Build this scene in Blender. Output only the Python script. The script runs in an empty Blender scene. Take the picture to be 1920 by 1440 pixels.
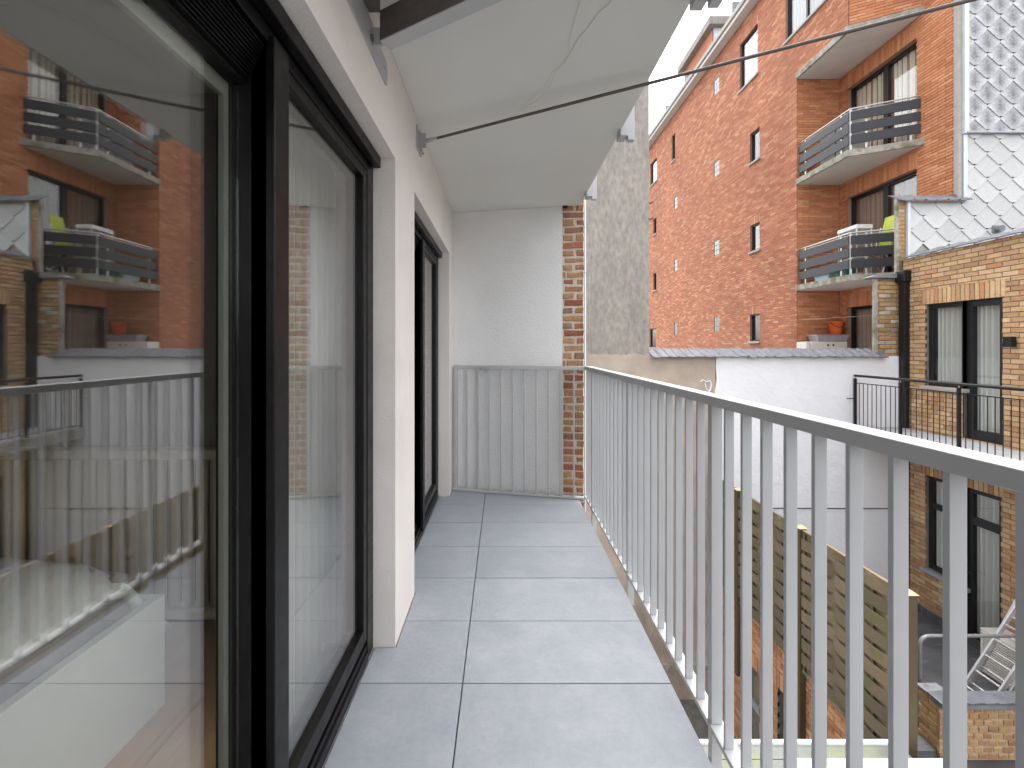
import bpy, bmesh, math, random
from mathutils import Vector
random.seed(7)
sc = bpy.context.scene
COL = sc.collection
R = math.radians
FPX, U0, V0, HC = 859.0, 943.0, 650.0, 1.29      # focal length in photo pixels, vanishing point, eye height

# ------------------------------------------------------------------ camera, sky, sun, exposure
cd = bpy.data.cameras.new('camera'); cam = bpy.data.objects.new('camera', cd); COL.objects.link(cam)
cam.location = (0, 0, HC); cam.rotation_euler = (R(90), 0, 0)
cd.sensor_width = 36; cd.lens = FPX / 1920 * 36
cd.shift_x = (960 - U0) / 1920; cd.shift_y = -(720 - V0) / 1920
cd.clip_start = 0.02; cd.clip_end = 2000
sc.camera = cam
SUN_EL, SUN_AZ = 68, 18          # azimuth: direction the light comes from, clockwise from +Y
w = bpy.data.worlds.new('World'); sc.world = w; w.use_nodes = True
nt = w.node_tree; bg = nt.nodes['Background']
sky = nt.nodes.new('ShaderNodeTexSky'); sky.sky_type = 'NISHITA'; sky.sun_disc = False
sky.sun_elevation = R(SUN_EL); sky.sun_rotation = R(SUN_AZ); sky.air_density = 1.0; sky.dust_density = 4.0; sky.ozone_density = 1.0
hs = nt.nodes.new('ShaderNodeHueSaturation'); hs.inputs['Saturation'].default_value = 0.16
nt.links.new(sky.outputs[0], hs.inputs['Color']); nt.links.new(hs.outputs[0], bg.inputs['Color'])
bg.inputs['Strength'].default_value = 0.15
sd = bpy.data.lights.new('sun', 'SUN'); sun = bpy.data.objects.new('sun', sd); COL.objects.link(sun)
sd.energy = 0.5; sd.angle = R(90); sd.color = (1.0, 0.96, 0.9)
az, el = R(SUN_AZ), R(SUN_EL)
sdir = Vector((math.sin(az) * math.cos(el), math.cos(az) * math.cos(el), math.sin(el)))
sun.rotation_euler = sdir.to_track_quat('Z', 'Y').to_euler(); sun.location = (2, -4, 12)
sc.view_settings.view_transform = 'Standard'; sc.view_settings.look = 'None'
sc.view_settings.gamma = 1; sc.view_settings.use_curve_mapping = False
sc.view_settings.exposure = 2.45
try:
    sc.cycles.transparent_max_bounces = 24; sc.cycles.max_bounces = 10
    sc.cycles.diffuse_bounces = 5; sc.cycles.glossy_bounces = 5; sc.cycles.transmission_bounces = 8
except Exception: pass

# ------------------------------------------------------------------ pixel helpers
def pix(p):
    return (U0 + FPX * p[0] / p[1], V0 + FPX * (HC - p[2]) / p[1]) if p[1] > .05 else (-9999, -9999)
def yX(u, X): return FPX * X / (u - U0)            # distance of column u on the plane x = X
def zv(v, Y): return HC + (V0 - v) / FPX * Y
def xu(u, Y): return (u - U0) / FPX * Y

# ------------------------------------------------------------------ mesh helpers
class MB:
    def __init__(s): s.v = []; s.f = []
    def add(s, vs, fs):
        n = len(s.v); s.v += [tuple(p) for p in vs]; s.f += [tuple(i + n for i in f) for f in fs]; return s
    def box(s, x0, x1, y0, y1, z0, z1):
        return s.add([(x0,y0,z0),(x1,y0,z0),(x1,y1,z0),(x0,y1,z0),(x0,y0,z1),(x1,y0,z1),(x1,y1,z1),(x0,y1,z1)],
                     [(3,2,1,0),(4,5,6,7),(0,1,5,4),(1,2,6,5),(2,3,7,6),(3,0,4,7)])
    def prism(s, bottom, top):
        n = len(bottom)
        return s.add(list(bottom) + list(top), [tuple(range(n))[::-1], tuple(range(n, 2*n))] + [(i, (i+1) % n, (i+1) % n + n, i + n) for i in range(n)])
    def pz(s, poly, z0, z1): return s.prism([(x, y, z0) for x, y in poly], [(x, y, z1) for x, y in poly])
    def tube(s, pts, r, n=8, cap=True):
        pts = [Vector(p) for p in pts]; rings = []
        t0 = (pts[1] - pts[0]).normalized()
        up = Vector((0,0,1)) if abs(t0.z) < .9 else Vector((1,0,0))
        a = t0.cross(up).normalized()
        for i, p in enumerate(pts):
            t = ((pts[i+1] if i+1 < len(pts) else p) - (pts[i-1] if i else p)).normalized()
            a = (a - t * a.dot(t)).normalized(); b = t.cross(a)
            rr = r[i] if isinstance(r, (list, tuple)) else r
            rings.append([p + (a * math.cos(k * 2 * math.pi / n) + b * math.sin(k * 2 * math.pi / n)) * rr for k in range(n)])
        vs = [q for ring in rings for q in ring]; fs = []
        for i in range(len(pts) - 1):
            for k in range(n):
                fs.append((i*n + k, i*n + (k+1) % n, (i+1)*n + (k+1) % n, (i+1)*n + k))
        if cap: fs += [tuple(range(n))[::-1], tuple(range((len(pts)-1)*n, len(pts)*n))]
        return s.add(vs, fs)
    def lathe(s, c, prof, n=20, cap=True):
        vs = []; fs = []
        for r, z in prof:
            vs += [(c[0] + r * math.cos(k * 2 * math.pi / n), c[1] + r * math.sin(k * 2 * math.pi / n), c[2] + z) for k in range(n)]
        for i in range(len(prof) - 1):
            for k in range(n): fs.append((i*n + k, i*n + (k+1) % n, (i+1)*n + (k+1) % n, (i+1)*n + k))
        if cap: fs += [tuple(range(n))[::-1], tuple(range((len(prof)-1)*n, len(prof)*n))]
        return s.add(vs, fs)
    def mesh(s, name, m=None, fix=True):
        me = bpy.data.meshes.new(name); me.from_pydata(s.v, [], s.f)
        if fix:
            b = bmesh.new(); b.from_mesh(me); bmesh.ops.recalc_face_normals(b, faces=b.faces); b.to_mesh(me); b.free()
        if m: me.materials.append(m)
        return me
    def build(s, name, m, parent=None, bevel=0, smooth=False, fix=True, seg=2):
        return link(name, s.mesh(name, m, fix), parent, bevel=bevel, smooth=smooth, seg=seg)

def wl(o):
    p = Vector((0,0,0))
    while o is not None: p = p + o.location; o = o.parent
    return p
def link(name, me, parent=None, at=(0,0,0), bevel=0, smooth=False, seg=2):
    o = bpy.data.objects.new(name, me); COL.objects.link(o); o.parent = parent
    o.location = Vector(at) - wl(parent)
    if bevel:
        b = o.modifiers.new('bevel', 'BEVEL'); b.width = bevel; b.segments = seg; b.limit_method = 'ANGLE'
    if smooth:
        for p in me.polygons: p.use_smooth = True
    return o
def tag(o, label, cat, group=None, kind=None):
    if label: o['label'] = label
    if cat: o['category'] = cat
    if group: o['group'] = group
    if kind: o['kind'] = kind
    return o
def thing(name, label, cat, loc=(0,0,0), group=None):
    o = bpy.data.objects.new(name, None); COL.objects.link(o); o.location = loc; o.empty_display_size = .1
    return tag(o, label, cat, group)

# a wall's own frame: s along the wall, z up, d depth behind its face
class Fr:
    def __init__(s, O, d, n): s.O, s.d, s.n = O, d, n
    def p(s, a, z, dep=0): return (s.O[0] + s.d[0]*a - s.n[0]*dep, s.O[1] + s.d[1]*a - s.n[1]*dep, z)
    def box(s, mb, a0, a1, z0, z1, d0, d1):
        q = [(a0,z0,d0),(a1,z0,d0),(a1,z0,d1),(a0,z0,d1),(a0,z1,d0),(a1,z1,d0),(a1,z1,d1),(a0,z1,d1)]
        return mb.add([s.p(*k) for k in q], [(3,2,1,0),(4,5,6,7),(0,1,5,4),(1,2,6,5),(2,3,7,6),(3,0,4,7)])
    def poly(s, mb, pts, d0, d1):       # pts in (s, z)
        return mb.prism([s.p(a, z, d1) for a, z in pts], [s.p(a, z, d0) for a, z in pts])
def FX(X, sign=-1): return Fr((X, 0), (0, 1), (sign, 0))     # plane x = X; s = y
def FY(Y): return Fr((0, Y), (1, 0), (0, -1))                # plane y = Y facing the camera; s = x

def inside(a, z, holes): return any(h[0] < a < h[1] and h[2] < z < h[3] for h in holes)
def wall_face(mb, F, s0, s1, z0, z1, holes=(), dep=0, thick=.25):
    S = sorted(set([s0, s1] + [min(max(h[i], s0), s1) for h in holes for i in (0, 1)]))
    Z = sorted(set([z0, z1] + [min(max(h[i], z0), z1) for h in holes for i in (2, 3)]))
    for i in range(len(S) - 1):
        for j in range(len(Z) - 1):
            if not inside((S[i]+S[i+1])/2, (Z[j]+Z[j+1])/2, holes):
                for d in (dep, dep + thick):
                    mb.add([F.p(S[i],Z[j],d),F.p(S[i+1],Z[j],d),F.p(S[i+1],Z[j+1],d),F.p(S[i],Z[j+1],d)], [(0,1,2,3)])
    def strip(a, b): mb.add([F.p(*a, dep), F.p(*b, dep), F.p(*b, dep+thick), F.p(*a, dep+thick)], [(0,1,2,3)])
    for h in list(holes) + [(s0, s1, z0, z1)]:
        strip((h[0],h[2]),(h[1],h[2])); strip((h[0],h[3]),(h[1],h[3])); strip((h[0],h[2]),(h[0],h[3])); strip((h[1],h[2]),(h[1],h[3]))
    return mb
def brick_cells(s0, s1, z0, z1, holes, L, H, jt, off=0., bond=.5, jitter=0.):
    out = []; k = 0
    while z0 + k * H < z1 - .02:
        a = z0 + k * H; b = min(a + H - jt, z1)
        cuts = sorted(set([a, b] + [h[i] for h in holes for i in (2, 3) if a + .012 < h[i] < b - .012]))
        for c in range(len(cuts) - 1):
            za, zb = cuts[c], cuts[c+1]; zm = (za + zb) / 2
            free = [(s0, s1)]
            for h in holes:
                if h[2] < zm < h[3]:
                    nf = []
                    for x, y in free:
                        if h[1] <= x or h[0] >= y: nf.append((x, y)); continue
                        if h[0] > x: nf.append((x, h[0]))
                        if h[1] < y: nf.append((h[1], y))
                    free = nf
            for x, y in free:
                st = s0 + off + (k % 2) * bond * L
                i0 = math.floor((x - st) / L) - 1
                p = st + i0 * L
                while p < y:
                    q0, q1 = max(p, x), min(p + L - jt, y)
                    if q1 - q0 > .025: out.append((q0, q1, za, zb))
                    p += L
        k += 1
    return out
def soldier(s0, s1, z0, z1, Wd, jt):
    n = max(1, round((s1 - s0) / Wd)); Wd = (s1 - s0) / n
    return [(s0 + i*Wd, s0 + (i+1)*Wd - jt, z0, z1) for i in range(n)]
def brick_mesh(F, l, h, dep, m, ch=.004, rough=0., rnd=None):
    a, z = l/2, h/2; rnd = rnd or random
    def P(s_, z_, d_): return (F.d[0]*s_ - F.n[0]*d_, F.d[1]*s_ - F.n[1]*d_, z_)
    j = lambda: rnd.uniform(-rough, rough)
    C = [(-1,-1),(1,-1),(1,1),(-1,1)]
    vs = [P(x*a, y*z, dep) for x, y in C] + [P(x*a + j(), y*z + j(), ch) for x, y in C] + [P(x*(a-ch) + j(), y*(z-ch) + j(), abs(j())) for x, y in C]
    fs = [(8,9,10,11)] + [(i+4, (i+1) % 4+4, (i+1) % 4+8, i+8) for i in range(4)] + [(i, (i+1) % 4, (i+1) % 4+4, i+4) for i in range(4)]
    me = bpy.data.meshes.new('brick'); me.from_pydata(vs, [], fs); me.materials.append(m)
    b = bmesh.new(); b.from_mesh(me); bmesh.ops.recalc_face_normals(b, faces=b.faces); b.to_mesh(me); b.free()
    return me
def bricks(parent, F, cells, mo, mi, dep=.03, nind=300, vis=None, proud=0., jit=.0015, ch=.004, rough=0., name='brick', extra=None):
    """cells -> single brick objects for the ones that show largest, one stuff mesh for the rest"""
    sc_ = []
    for c in cells:
        q = [pix(F.p(a, z)) for a, z in ((c[0],c[2]),(c[1],c[2]),(c[1],c[3]),(c[0],c[3]))]
        uu = [p[0] for p in q]; vv = [p[1] for p in q]
        um, vm = sum(uu)/4, sum(vv)/4
        ok = 0 <= um <= 1920 and 0 <= vm <= 1440 and (vis is None or vis(um, vm))
        ar = (max(uu)-min(uu)) * (max(vv)-min(vv)) if ok else -1
        sc_.append((ar, max(uu)-min(uu), c))
    sc_.sort(key=lambda t: -t[0])
    ind = [t[2] for t in sc_ if t[0] > 0 and t[1] >= 6][:nind]; ids = set(ind)
    cache = {}
    for c in ind:
        l, h = c[1]-c[0], c[3]-c[2]; key = (round(l, 3), round(h, 3), random.randrange(3) if rough else 0)
        if key not in cache: cache[key] = brick_mesh(F, l, h, dep, mo, min(ch, h/4), rough)
        link(name, cache[key], parent, F.p((c[0]+c[1])/2, (c[2]+c[3])/2, -proud + random.uniform(-jit, jit)))
    mb = MB()
    for t in sc_:
        c = t[2]
        if c in ids: continue
        d = -proud + random.uniform(-jit, jit)
        A = [F.p(c[0],c[2],d),F.p(c[1],c[2],d),F.p(c[1],c[3],d),F.p(c[0],c[3],d)]
        B = [F.p(c[0],c[2],d+dep),F.p(c[1],c[2],d+dep),F.p(c[1],c[3],d+dep),F.p(c[0],c[3],d+dep)]
        mb.add(A + B, [(0,1,2,3),(0,4,5,1),(1,5,6,2),(2,6,7,3),(3,7,4,0)])
    if mb.v:
        o = mb.build('brickwork', mi, parent, fix=False); o['kind'] = 'stuff'
    return len(ind)

# ------------------------------------------------------------------ materials
def srgb(r, g, b):
    f = lambda c: (c/255/12.92 if c/255 <= .04045 else ((c/255+.055)/1.055)**2.4)
    return (f(r), f(g), f(b))
def _mat(name):
    m = bpy.data.materials.new(name); m.use_nodes = True
    return m, m.node_tree.nodes, m.node_tree.links, m.node_tree.nodes['Principled BSDF']
def _pos(N, Lk, scale=(1,1,1)):
    g = N.new('ShaderNodeNewGeometry'); mp = N.new('ShaderNodeMapping'); mp.inputs['Scale'].default_value = scale
    Lk.new(g.outputs['Position'], mp.inputs['Vector']); return mp.outputs[0]
def _noise(N, Lk, vec, scale, detail=4, rough=.6):
    n = N.new('ShaderNodeTexNoise'); n.inputs['Scale'].default_value = scale; n.inputs['Detail'].default_value = detail; n.inputs['Roughness'].default_value = rough
    Lk.new(vec, n.inputs['Vector']); return n.outputs['Fac']
def _ramp(N, Lk, fac, stops, interp='LINEAR'):
    r = N.new('ShaderNodeValToRGB'); e = r.color_ramp.elements; r.color_ramp.interpolation = interp
    while len(e) < len(stops): e.new(.5)
    for i, (p, c) in enumerate(stops): e[i].position = p; e[i].color = (*c, 1) if len(c) == 3 else c
    Lk.new(fac, r.inputs[0]); return r.outputs[0]
def _mix(N, Lk, fac, a, b, mode='MIX'):
    m = N.new('ShaderNodeMix'); m.data_type = 'RGBA'; m.blend_type = mode
    for sock, v in ((m.inputs[0], fac), (m.inputs[6], a), (m.inputs[7], b)):
        if hasattr(v, 'is_linked'): Lk.new(v, sock)
        elif isinstance(v, (int, float)): sock.default_value = v
        else: sock.default_value = (*v, 1)
    return m.outputs[2]
def _bump(N, Lk, P, h, strength, dist=.01):
    b = N.new('ShaderNodeBump'); b.inputs['Strength'].default_value = strength; b.inputs['Distance'].default_value = dist
    Lk.new(h, b.inputs['Height']); Lk.new(b.outputs[0], P.inputs['Normal'])
def pmat(name, c, rough=.6, var=.1, vs=3, bump=0., bs=80, bd=.004, metal=0., spec=.5, stretch=(1,1,1), stain=None, stain_s=1.2, stain_lo=.55, stain_hi=.75, stain_st=(1,1,1), rvar=.08):
    m, N, Lk, P = _mat(name)
    v = _pos(N, Lk, stretch); n = _noise(N, Lk, v, vs, 5)
    dk = tuple(x * (1 - var) for x in c); lt = tuple(min(.95, x * (1 + var)) for x in c)
    col = _ramp(N, Lk, n, [(.3, dk), (.7, lt)])
    if stain:
        n2 = _noise(N, Lk, _pos(N, Lk, stain_st), stain_s, 6, .65)
        f = _ramp(N, Lk, n2, [(stain_lo, (0,0,0)), (stain_hi, (1,1,1))])
        col = _mix(N, Lk, f, col, stain)
    Lk.new(col, P.inputs['Base Color'])
    P.inputs['Metallic'].default_value = metal; P.inputs['Specular IOR Level'].default_value = spec
    r = _ramp(N, Lk, _noise(N, Lk, v, vs * 4, 3), [(.3, (max(.02, rough-rvar),)*3), (.7, (min(1, rough+rvar),)*3)]); Lk.new(r, P.inputs['Roughness'])
    if bump: _bump(N, Lk, P, _noise(N, Lk, _pos(N, Lk), bs, 4), bump, bd)
    return m
def brickmat(name, stops, island, bump=.5, grime=None, bs=60):
    m, N, Lk, P = _mat(name)
    if island: g = N.new('ShaderNodeNewGeometry'); rnd = g.outputs['Random Per Island']
    else: g = N.new('ShaderNodeObjectInfo'); rnd = g.outputs['Random']
    col = _ramp(N, Lk, rnd, stops)
    n = _noise(N, Lk, _pos(N, Lk), 28, 6, .7)
    col = _mix(N, Lk, .55, col, _ramp(N, Lk, n, [(.3, (.55,.55,.55)), (.65, (1.15,1.15,1.15))]), 'MULTIPLY')
    n2 = _noise(N, Lk, _pos(N, Lk), .7, 5)
    col = _mix(N, Lk, 1, col, _ramp(N, Lk, n2, [(.3, (.86,.86,.86)), (.7, (1.08,1.06,1.04))]), 'MULTIPLY')
    if grime:
        f = _ramp(N, Lk, _noise(N, Lk, _pos(N, Lk), 6, 6), [(.55, (0,0,0)), (.75, (.7,.7,.7))]); col = _mix(N, Lk, f, col, grime)
    Lk.new(col, P.inputs['Base Color']); P.inputs['Roughness'].default_value = .85; P.inputs['Specular IOR Level'].default_value = .25
    _bump(N, Lk, P, _noise(N, Lk, _pos(N, Lk), bs, 5), bump, .006)
    return m
def bricktypes(name, stops, **k): return brickmat(name, stops, False, **k), brickmat(name + '_bulk', stops, True, **k)
def glassmat(name, tint=(.94,.965,.945), r0=.045, haze=0.):
    m, N, Lk, P = _mat(name); N.remove(P)
    out = N['Material Output']; lw = N.new('ShaderNodeLayerWeight'); lw.inputs['Blend'].default_value = .5
    pw = N.new('ShaderNodeMath'); pw.operation = 'POWER'; pw.inputs[1].default_value = 5; Lk.new(lw.outputs['Facing'], pw.inputs[0])
    ma = N.new('ShaderNodeMath'); ma.operation = 'MULTIPLY_ADD'; ma.inputs[1].default_value = 1 - r0; ma.inputs[2].default_value = r0; Lk.new(pw.outputs[0], ma.inputs[0])
    t = N.new('ShaderNodeBsdfTransparent'); t.inputs[0].default_value = (*tint, 1)
    g = N.new('ShaderNodeBsdfGlossy'); g.inputs['Roughness'].default_value = 0.0; g.inputs[0].default_value = (1,1,1,1)
    mx = N.new('ShaderNodeMixShader'); Lk.new(ma.outputs[0], mx.inputs[0]); Lk.new(t.outputs[0], mx.inputs[1]); Lk.new(g.outputs[0], mx.inputs[2])
    Lk.new(mx.outputs[0], out.inputs[0]); return m
def clothmat(name, c, trans=.4):
    m, N, Lk, P = _mat(name); out = N['Material Output']
    P.inputs['Base Color'].default_value = (*c, 1); P.inputs['Roughness'].default_value = .9
    t = N.new('ShaderNodeBsdfTranslucent'); t.inputs[0].default_value = (*c, 1)
    mx = N.new('ShaderNodeMixShader'); mx.inputs[0].default_value = trans
    Lk.new(P.outputs[0], mx.inputs[1]); Lk.new(t.outputs[0], mx.inputs[2]); Lk.new(mx.outputs[0], out.inputs[0])
    return m

M = {}
M['render'] = pmat('rendered_plaster', (.70,.655,.62), .92, .05, 2.0, bump=.55, bs=170, bd=.006, spec=.2, stain=(.53,.50,.47), stain_s=.9, stain_lo=.58, stain_hi=.9)
M['render2'] = pmat('white_stucco', (.78,.77,.76), .92, .05, 1.5, bump=.8, bs=75, bd=.008, spec=.2, stain=(.70,.69,.68), stain_s=.8, stain_lo=.6, stain_hi=.95)
M['black'] = pmat('black_aluminium', (.0045,.0043,.0043), .36, .15, 6, bump=.05, bs=400, bd=.001, spec=.22)
M['blackmetal'] = pmat('black_metal', (.010,.010,.011), .45, .2, 8, spec=.3)
M['silver'] = pmat('grey_coated_aluminium', (.46,.463,.47), .42, .04, 5, bump=.06, bs=300, bd=.001, spec=.5, stain=(.36,.355,.35), stain_s=34, stain_lo=.72, stain_hi=.8)
M['galv'] = pmat('bracket_steel', (.42,.42,.43), .45, .08, 12, metal=.3, bump=.05, bs=200)
M['galvdark'] = pmat('grey_tube_steel', (.21,.21,.215), .45, .1, 9, metal=.3)
M['brownsteel'] = pmat('raw_steel_beam', (.10,.084,.077), .6, .2, 9, bump=.2, bs=90, stretch=(1,6,6))
M['tile'] = None
M['soffit'] = pmat('pale_soffit_board', (.66,.66,.63), .8, .025, 1.2, bump=.08, bs=220, bd=.002, spec=.25, stain=(.60,.60,.57), stain_s=.7, stain_lo=.5, stain_hi=.9)
M['concrete'] = pmat('raw_concrete', (.285,.262,.232), .93, .24, 16, bump=.6, bs=45, bd=.012, stretch=(1,1,.5), stain=(.205,.19,.168), stain_s=2.2, stain_lo=.46, stain_hi=.75, stain_st=(1.8,1.8,.45))
M['slab'] = pmat('balcony_concrete', (.34,.32,.285), .9, .25, 7, bump=.5, bs=60, stain=(.14,.145,.07), stain_s=4, stain_lo=.47, stain_hi=.66)
M['slabunder'] = pmat('painted_concrete', (.60,.585,.56), .9, .06, 4, bump=.2, bs=60)
M['beige'] = pmat('beige_plaster', (.40,.33,.27), .93, .16, 2.5, bump=.5, bs=30, bd=.01, stain=(.20,.17,.125), stain_s=1.1, stain_lo=.5, stain_hi=.78, stain_st=(1,1,.35))
M['white'] = pmat('white_wall_paint', (.76,.76,.785), .8, .025, 3, bump=.55, bs=7, bd=.03, stain=(.70,.71,.73), stain_s=1.3, stain_lo=.5, stain_hi=.8)
M['ground'] = pmat('dark_paving', (.10,.097,.092), .9, .3, 6, bump=.5, bs=30)
M['roofing'] = pmat('black_roofing_felt', (.075,.075,.08), .6, .35, 3, bump=.3, bs=50, stain=(.20,.20,.21), stain_s=3, stain_lo=.55, stain_hi=.8, stain_st=(.6,4,1))
M['zinc'] = pmat('weathered_zinc', (.33,.35,.38), .5, .12, 5, metal=.35, bump=.1, bs=60)
M['decktile'] = pmat('grey_deck_tile', (.30,.31,.325), .6, .1, 5)
M['zincpale'] = pmat('pale_zinc', (.55,.58,.62), .5, .08, 5, metal=.25)
M['lead'] = pmat('lead_sheet', (.20,.205,.22), .6, .2, 6, bump=.3, bs=25, bd=.01)
M['pantile'] = pmat('grey_coping_tile', (.10,.105,.12), .6, .25, 9, bump=.3, bs=60, stain=(.17,.175,.19), stain_s=7, stain_lo=.55, stain_hi=.8)
M['mortar'] = pmat('pale_mortar', (.40,.36,.32), .95, .15, 8, bump=.5, bs=60)
M['mortar_red'] = pmat('brown_mortar', (.36,.215,.155), .95, .12, 8, bump=.3, bs=60)
M['mortar_yel'] = pmat('grey_mortar', (.20,.175,.15), .95, .15, 8, bump=.4, bs=60)
M['mortar_low'] = pmat('sandy_mortar', (.40,.34,.26), .95, .2, 14, bump=.8, bs=45, bd=.01)
M['mortar_old'] = pmat('crumbly_mortar', (.60,.53,.46), .95, .2, 14, bump=.8, bs=45, bd=.01)
M['brick_old'], M['brick_old_b'] = bricktypes('old_brick', [(0,(.34,.13,.08)),(.2,(.45,.19,.105)),(.38,(.45,.25,.13)),(.55,(.50,.32,.165)),(.72,(.37,.175,.105)),(.86,(.43,.28,.14)),(1,(.27,.155,.10))], bump=1.3, grime=(.47,.41,.35))
M['brick_red'], M['brick_red_b'] = bricktypes('red_brick', [(0,(.39,.152,.092)),(.3,(.435,.178,.107)),(.6,(.475,.207,.123)),(.85,(.515,.245,.145)),(1,(.59,.325,.195))], bump=.3)
M['brick_bay'], M['brick_bay_b'] = bricktypes('orange_brick', [(0,(.47,.185,.09)),(.4,(.56,.235,.115)),(.8,(.61,.275,.145)),(1,(.66,.34,.19))], bump=.3)
M['brick_yel'], M['brick_yel_b'] = bricktypes('yellow_brick', [(0,(.37,.21,.115)),(.3,(.48,.31,.165)),(.65,(.55,.37,.205)),(.85,(.60,.42,.25)),(1,(.46,.22,.12))], bump=.4)
M['brick_pier'], M['brick_pier_b'] = bricktypes('mixed_brick', [(0,(.33,.20,.10)),(.25,(.46,.30,.13)),(.5,(.50,.22,.09)),(.7,(.47,.33,.16)),(.88,(.30,.20,.10)),(1,(.60,.52,.42))], bump=1.0, grime=(.12,.11,.05))
M['brick_low'], M['brick_low_b'] = bricktypes('rough_yellow_brick', [(0,(.33,.19,.09)),(.4,(.46,.29,.14)),(.8,(.52,.34,.17)),(1,(.42,.20,.10))], bump=.9, grime=(.13,.12,.05))
M['brick_yard'], M['brick_yard_b'] = bricktypes('yard_brick', [(0,(.30,.14,.07)),(.5,(.42,.20,.10)),(1,(.50,.28,.14))], bump=.5)
M['glass'] = glassmat('window_glass', (.972,.974,.968), .092)
M['farglass'] = glassmat('far_window_glass', (.95,.96,.955), .06)
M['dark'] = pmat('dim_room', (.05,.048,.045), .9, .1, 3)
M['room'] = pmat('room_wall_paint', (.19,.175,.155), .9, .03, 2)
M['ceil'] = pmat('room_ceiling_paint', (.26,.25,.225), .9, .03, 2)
M['sheer'] = clothmat('sheer_curtain', (.74,.74,.70), .55)
M['cream_curtain'] = clothmat('cream_curtain', (.80,.76,.64), .08)
M['brown_curtain'] = clothmat('brown_curtain', (.40,.33,.29), .08)
M['house_sheer'] = clothmat('house_sheer_curtain', (.66,.66,.63), .15)
M['white_curtain'] = clothmat('white_curtain', (.30,.31,.31), .08)
M['bead'] = pmat('pale_glazing_bead', (.36,.37,.33), .6, .03, 5)
M['board'] = pmat('dark_balcony_board', (.025,.026,.032), .55, .15, 9, stretch=(1,1,6))
M['stainless'] = pmat('stainless_rail', (.44,.425,.40), .35, .08, 9, metal=.6)
M['sill'] = pmat('stone_sill', (.36,.34,.31), .85, .12, 9, bump=.2, bs=70)
M['frame_dark'] = pmat('dark_window_frame', (.008,.008,.009), .45, .1, 9)
M['glassblock'] = pmat('glass_block', (.23,.255,.25), .15, .12, 22, spec=.6)
M['conduit'] = pmat('white_conduit', (.72,.72,.72), .5, .03, 9)
M['ladder'] = pmat('ladder_aluminium', (.62,.62,.63), .4, .06, 20, metal=.5)
M['offwhite'] = pmat('offwhite_plastic', (.66,.63,.58), .55, .05, 9)
M['whiteplastic'] = pmat('white_plastic', (.70,.70,.70), .45, .03, 9)
M['orange'] = pmat('orange_plastic', (.72,.13,.03), .45, .08, 9)
M['lime'] = pmat('lime_plastic', (.50,.60,.05), .5, .08, 9)
M['teal'] = pmat('teal_plastic', (.05,.22,.22), .5, .1, 9)
M['paleblue'] = pmat('pale_blue_plastic', (.42,.56,.68), .45, .06, 9)
M['clearbox'] = pmat('cloudy_storage_plastic', (.34,.32,.34), .35, .12, 14)
M['bedpanel'] = pmat('pale_bed_panel', (.66,.69,.63), .5, .02, 3)
M['mattress'] = pmat('grey_mattress', (.30,.29,.31), .9, .08, 30)
M['duvet'] = pmat('white_duvet', (.72,.74,.72), .9, .05, 6, bump=.3, bs=14, bd=.02)
M['radiator'] = pmat('beige_radiator', (.50,.43,.31), .5, .05, 9)

def tilemat():
    m, N, Lk, P = _mat('porcelain_tile')
    oi = N.new('ShaderNodeObjectInfo'); off = N.new('ShaderNodeVectorMath'); off.operation = 'SCALE'; off.inputs['Scale'].default_value = 31
    cx = N.new('ShaderNodeCombineXYZ')
    for i in range(3): Lk.new(oi.outputs['Random'], cx.inputs[i])
    Lk.new(cx.outputs[0], off.inputs[0])
    g = N.new('ShaderNodeNewGeometry'); ad = N.new('ShaderNodeVectorMath'); Lk.new(g.outputs['Position'], ad.inputs[0]); Lk.new(off.outputs[0], ad.inputs[1]); v = ad.outputs[0]
    a = _noise(N, Lk, v, 6, 9, .68); b = _noise(N, Lk, v, 55, 5, .7)
    c1 = _ramp(N, Lk, a, [(.28, (.258,.277,.307)), (.5, (.295,.313,.342)), (.72, (.338,.353,.374))])
    sp = _ramp(N, Lk, b, [(.34, (.94,.94,.94)), (.5, (1,1,1)), (.7, (1.05,1.05,1.05))])
    col = _mix(N, Lk, 1, c1, sp, 'MULTIPLY')
    tone = _ramp(N, Lk, oi.outputs['Random'], [(0, (.95,.95,.95)), (1, (1.04,1.04,1.04))]); col = _mix(N, Lk, 1, col, tone, 'MULTIPLY')
    # pale flecks and a few dark specks
    vo = N.new('ShaderNodeTexVoronoi'); vo.inputs['Scale'].default_value = 46; Lk.new(v, vo.inputs['Vector'])
    fl = _ramp(N, Lk, vo.outputs['Distance'], [(.03, (1,1,1)), (.075, (0,0,0))])
    gate = _ramp(N, Lk, _noise(N, Lk, v, 9, 3), [(.52, (0,0,0)), (.62, (.6,.6,.6))])
    col = _mix(N, Lk, _mix(N, Lk, 1, fl, gate, 'MULTIPLY'), col, (.60,.58,.55))
    vo2 = N.new('ShaderNodeTexVoronoi'); vo2.inputs['Scale'].default_value = 9; Lk.new(v, vo2.inputs['Vector'])
    sp2 = _ramp(N, Lk, vo2.outputs['Distance'], [(.012, (1,1,1)), (.03, (0,0,0))]); col = _mix(N, Lk, sp2, col, (.16,.15,.14))
    Lk.new(col, P.inputs['Base Color'])
    Lk.new(_ramp(N, Lk, a, [(.3, (.40,)*3), (.7, (.55,)*3)]), P.inputs['Roughness']); P.inputs['Specular IOR Level'].default_value = .4
    _bump(N, Lk, P, b, .08, .002)
    return m
M['tile'] = tilemat()
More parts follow.
